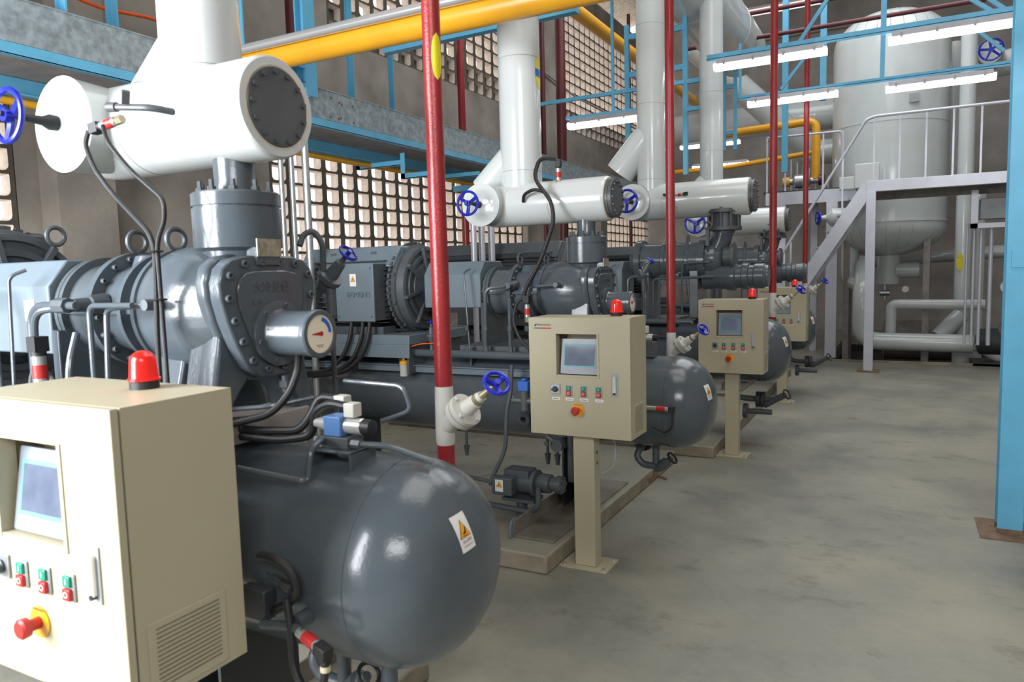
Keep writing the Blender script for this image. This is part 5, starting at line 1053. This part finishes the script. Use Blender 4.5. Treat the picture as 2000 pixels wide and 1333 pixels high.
# stack of valves under the second tank, blue coil
t = thing('solenoid_valve', 'bright blue coil on a grey valve left of the second cabinet', 'valve', (-2.08, 4.05, .85))
obj('coil', MB().box((-2.07, 3.93, .925), (-2.00, 3.99, .985)).box((-2.05, 3.94, .985), (-2.02, 3.98, 1.0)), 'solenoid', t, bevel=.004, label='bright blue coil'); obj('body', MB().cyl((-2.035, 3.96, .80), (-2.035, 3.96, .925), .028, n=12).cyl((-2.12, 3.96, .86), (-1.93, 3.96, .86), .02, n=10), 'greyd', t)
obj('elbow', MB().tube([(-2.14, 3.97, 1.04), (-2.15, 3.97, .90), (-2.10, 3.96, .86)], .013, 10, .05), 'greyd', t)
t = thing('filter_group', 'stack of grey flanged fittings under the second cabinet beside its post', 'valve', (-1.82, 4.15, .45))
obj('body', MB().cyl((-1.86, 4.12, .62), (-1.86, 4.12, .78), .045, n=16).cyl((-1.86, 4.02, .58), (-1.86, 4.22, .58), .04, n=14), 'greyd', t); obj('pipe', MB().tube([(-1.98, 4.1, .78), (-1.97, 4.1, .62), (-1.90, 4.1, .58)], .015, 10, .05).cyl((-1.80, 4.1, .34), (-1.80, 4.1, .80), .018, n=12), 'greyd', t)
bolts(t, [(-1.91, 4.0, .74), (-1.91, 4.0, .60)], (0, -1, 0), .016, .02)
# drain valves below the tank ends
def drain(i, x, dy, z, label, wheel='ink', variant=0):
    y = OY[i] + dy; t = thing('drain_valve', label, 'valve', (x, y, z), 'drain valves under the tank ends')
    if variant == 0:
        obj('pipe', MB().cyl((x, y, z + .06), (x, y, z + .32), .022, n=16).tube([(x - .10, y + .05, z + .16), (x - .13, y, z + .10), (x - .09, y, z + .045), (x, y, z + .04)], .022, 12, .05), 'greyd', t)
        obj('flange', MB().cyl((x - .11, y + .08, z + .18), (x - .11, y + .11, z + .18), .07, n=24), 'dark', t)
        obj('body', MB().lathe((x, y, z + .02), (.75, -.1, .6), [(0, .020), (.03, .030), (.09, .034), (.095, .022), (.13, .015)], 18), 'greyd', t)
        mb = MB().ring(V((x, y, z + .02)) + V((.75, -.1, .6)).normalized() * .14, (.75, -.1, .6), .036, .007, 24, 8); obj('handwheel', mb, 'ink', t, label='black handwheel')
        obj('cock', MB().tube([(x, y, z + .02), (x - .01, y, z - .04), (x - .05, y - .01, z - .06)], .015, 10, .02).cyl((x, y, z - .02), (x + .07, y - .02, z - .03), .009, n=8), 'rust', t)
    else:
        obj('pipe', MB().tube([(x - .25, y, z + .20), (x - .2, y, z + .06), (x - .1, y, z + .05), (x + .12, y, z + .05)], .026, 14, .08), 'greyd', t)
        obj('flange', MB().cyl((x - .03, y, z + .05), (x + .01, y, z + .05), .075, n=14).cyl((x + .02, y, z + .05), (x + .05, y, z + .05), .075, n=14), 'dark', t)
        obj('body', MB().cyl((x + .05, y - .02, z + .0), (x + .24, y - .10, z + .12), .030, n=14).cyl((x - .10, y - .05, z - .06), (x + .12, y - .05, z - .06), .026, n=12).cyl((x - .14, y - .05, z - .06), (x - .10, y - .05, z - .06), .07, n=14), 'greyd', t)
        obj('handwheel', MB().ring((x + .26, y - .11, z + .13), (.8, -.3, .5), .045, .008, 20, 6), 'ink', t)
drain(2, -1.345, .0, .37, 'black-wheeled drain valve hanging under the second tank, rusty cock at its foot')
drain(3, -1.18, .0, .33, 'heavy flanged drain valve under the third tank beside the cabinet post', variant=1)
drain(4, -1.05, .0, .36, 'heavy flanged drain valve under the rearmost tank', variant=1)
drain(1, -1.50, .05, .35, 'drain valve below the nearest tank at the bottom edge')
tag(obj('support_post', MB().cyl((-1.30, 1.62, 0), (-1.30, 1.62, .62), .024, n=14), 'grey'), 'round grey post under the dome of the nearest tank at the bottom edge', 'post')
# sensor on the second tank, next to the cabinet
t = thing('pressure_switch', 'sensor with red band on the second tank right of the second cabinet', 'sensor', (-1.17, 4.08, .80))
obj('body', MB().cyl((-1.30, 4.07, .845), (-1.16, 4.06, .845), .014, n=16), 'steel', t); obj('red_band', MB().cyl((-1.235, 4.064, .845), (-1.185, 4.062, .845), .016, n=16), 'redm', t); obj('plug', MB().bar((-1.165, 4.06, .845), (-1.13, 4.06, .845), .03, .035), 'black', t)
obj('cable', MB().tube([(-1.14, 4.06, .83), (-1.14, 4.05, .74), (-1.18, 4.05, .71), (-1.26, 4.05, .74)], .007, 8, .04), 'black', t)
# blue and chrome valve behind the second cabinet
t = thing('solenoid_valve_block', 'small blue and chrome valve block above the second tank, right of the second cabinet', 'valve', (-1.40, 4.35, 1.12))
obj('valve_body', MB().box((-1.46, 4.33, 1.20), (-1.40, 4.39, 1.255)), 'solenoid', t, bevel=.003); obj('solenoid', MB().cyl((-1.40, 4.36, 1.228), (-1.345, 4.36, 1.228), .023, n=20), 'chrome', t); obj('override_knob', MB().cyl((-1.345, 4.36, 1.228), (-1.315, 4.36, 1.228), .02, n=12), 'ink', t)
obj('connector', MB().box((-1.42, 4.34, 1.256), (-1.375, 4.38, 1.30)), 'offwhite', t, bevel=.003); obj('bracket', MB().box((-1.48, 4.32, 1.11), (-1.33, 4.40, 1.20)), 'greyd', t)
# header 3 sensor
sensor('pressure_sensor', 'tiny red-banded sensor on the third header, right of the middle red pipe', (-1.95, OY[3] - .16, 2.34), (1, -.1, .1), 1.2)
hose('black hose loop on the third header', [(-2.05, OY[3] - .18, 2.36), (-1.96, OY[3] - .2, 2.33), (-1.94, OY[3] - .22, 2.2), (-2.0, OY[3] - .22, 2.05)], .012, None, .06)
# cables behind the second cabinet post
hose('bundle of thin cables hanging behind the second cabinet post', [(-1.42, 3.80, .76), (-1.39, 3.80, .66), (-1.40, 3.79, .55), (-1.46, 3.75, .52)], .006, None, .04, 'plastic', 'cable')
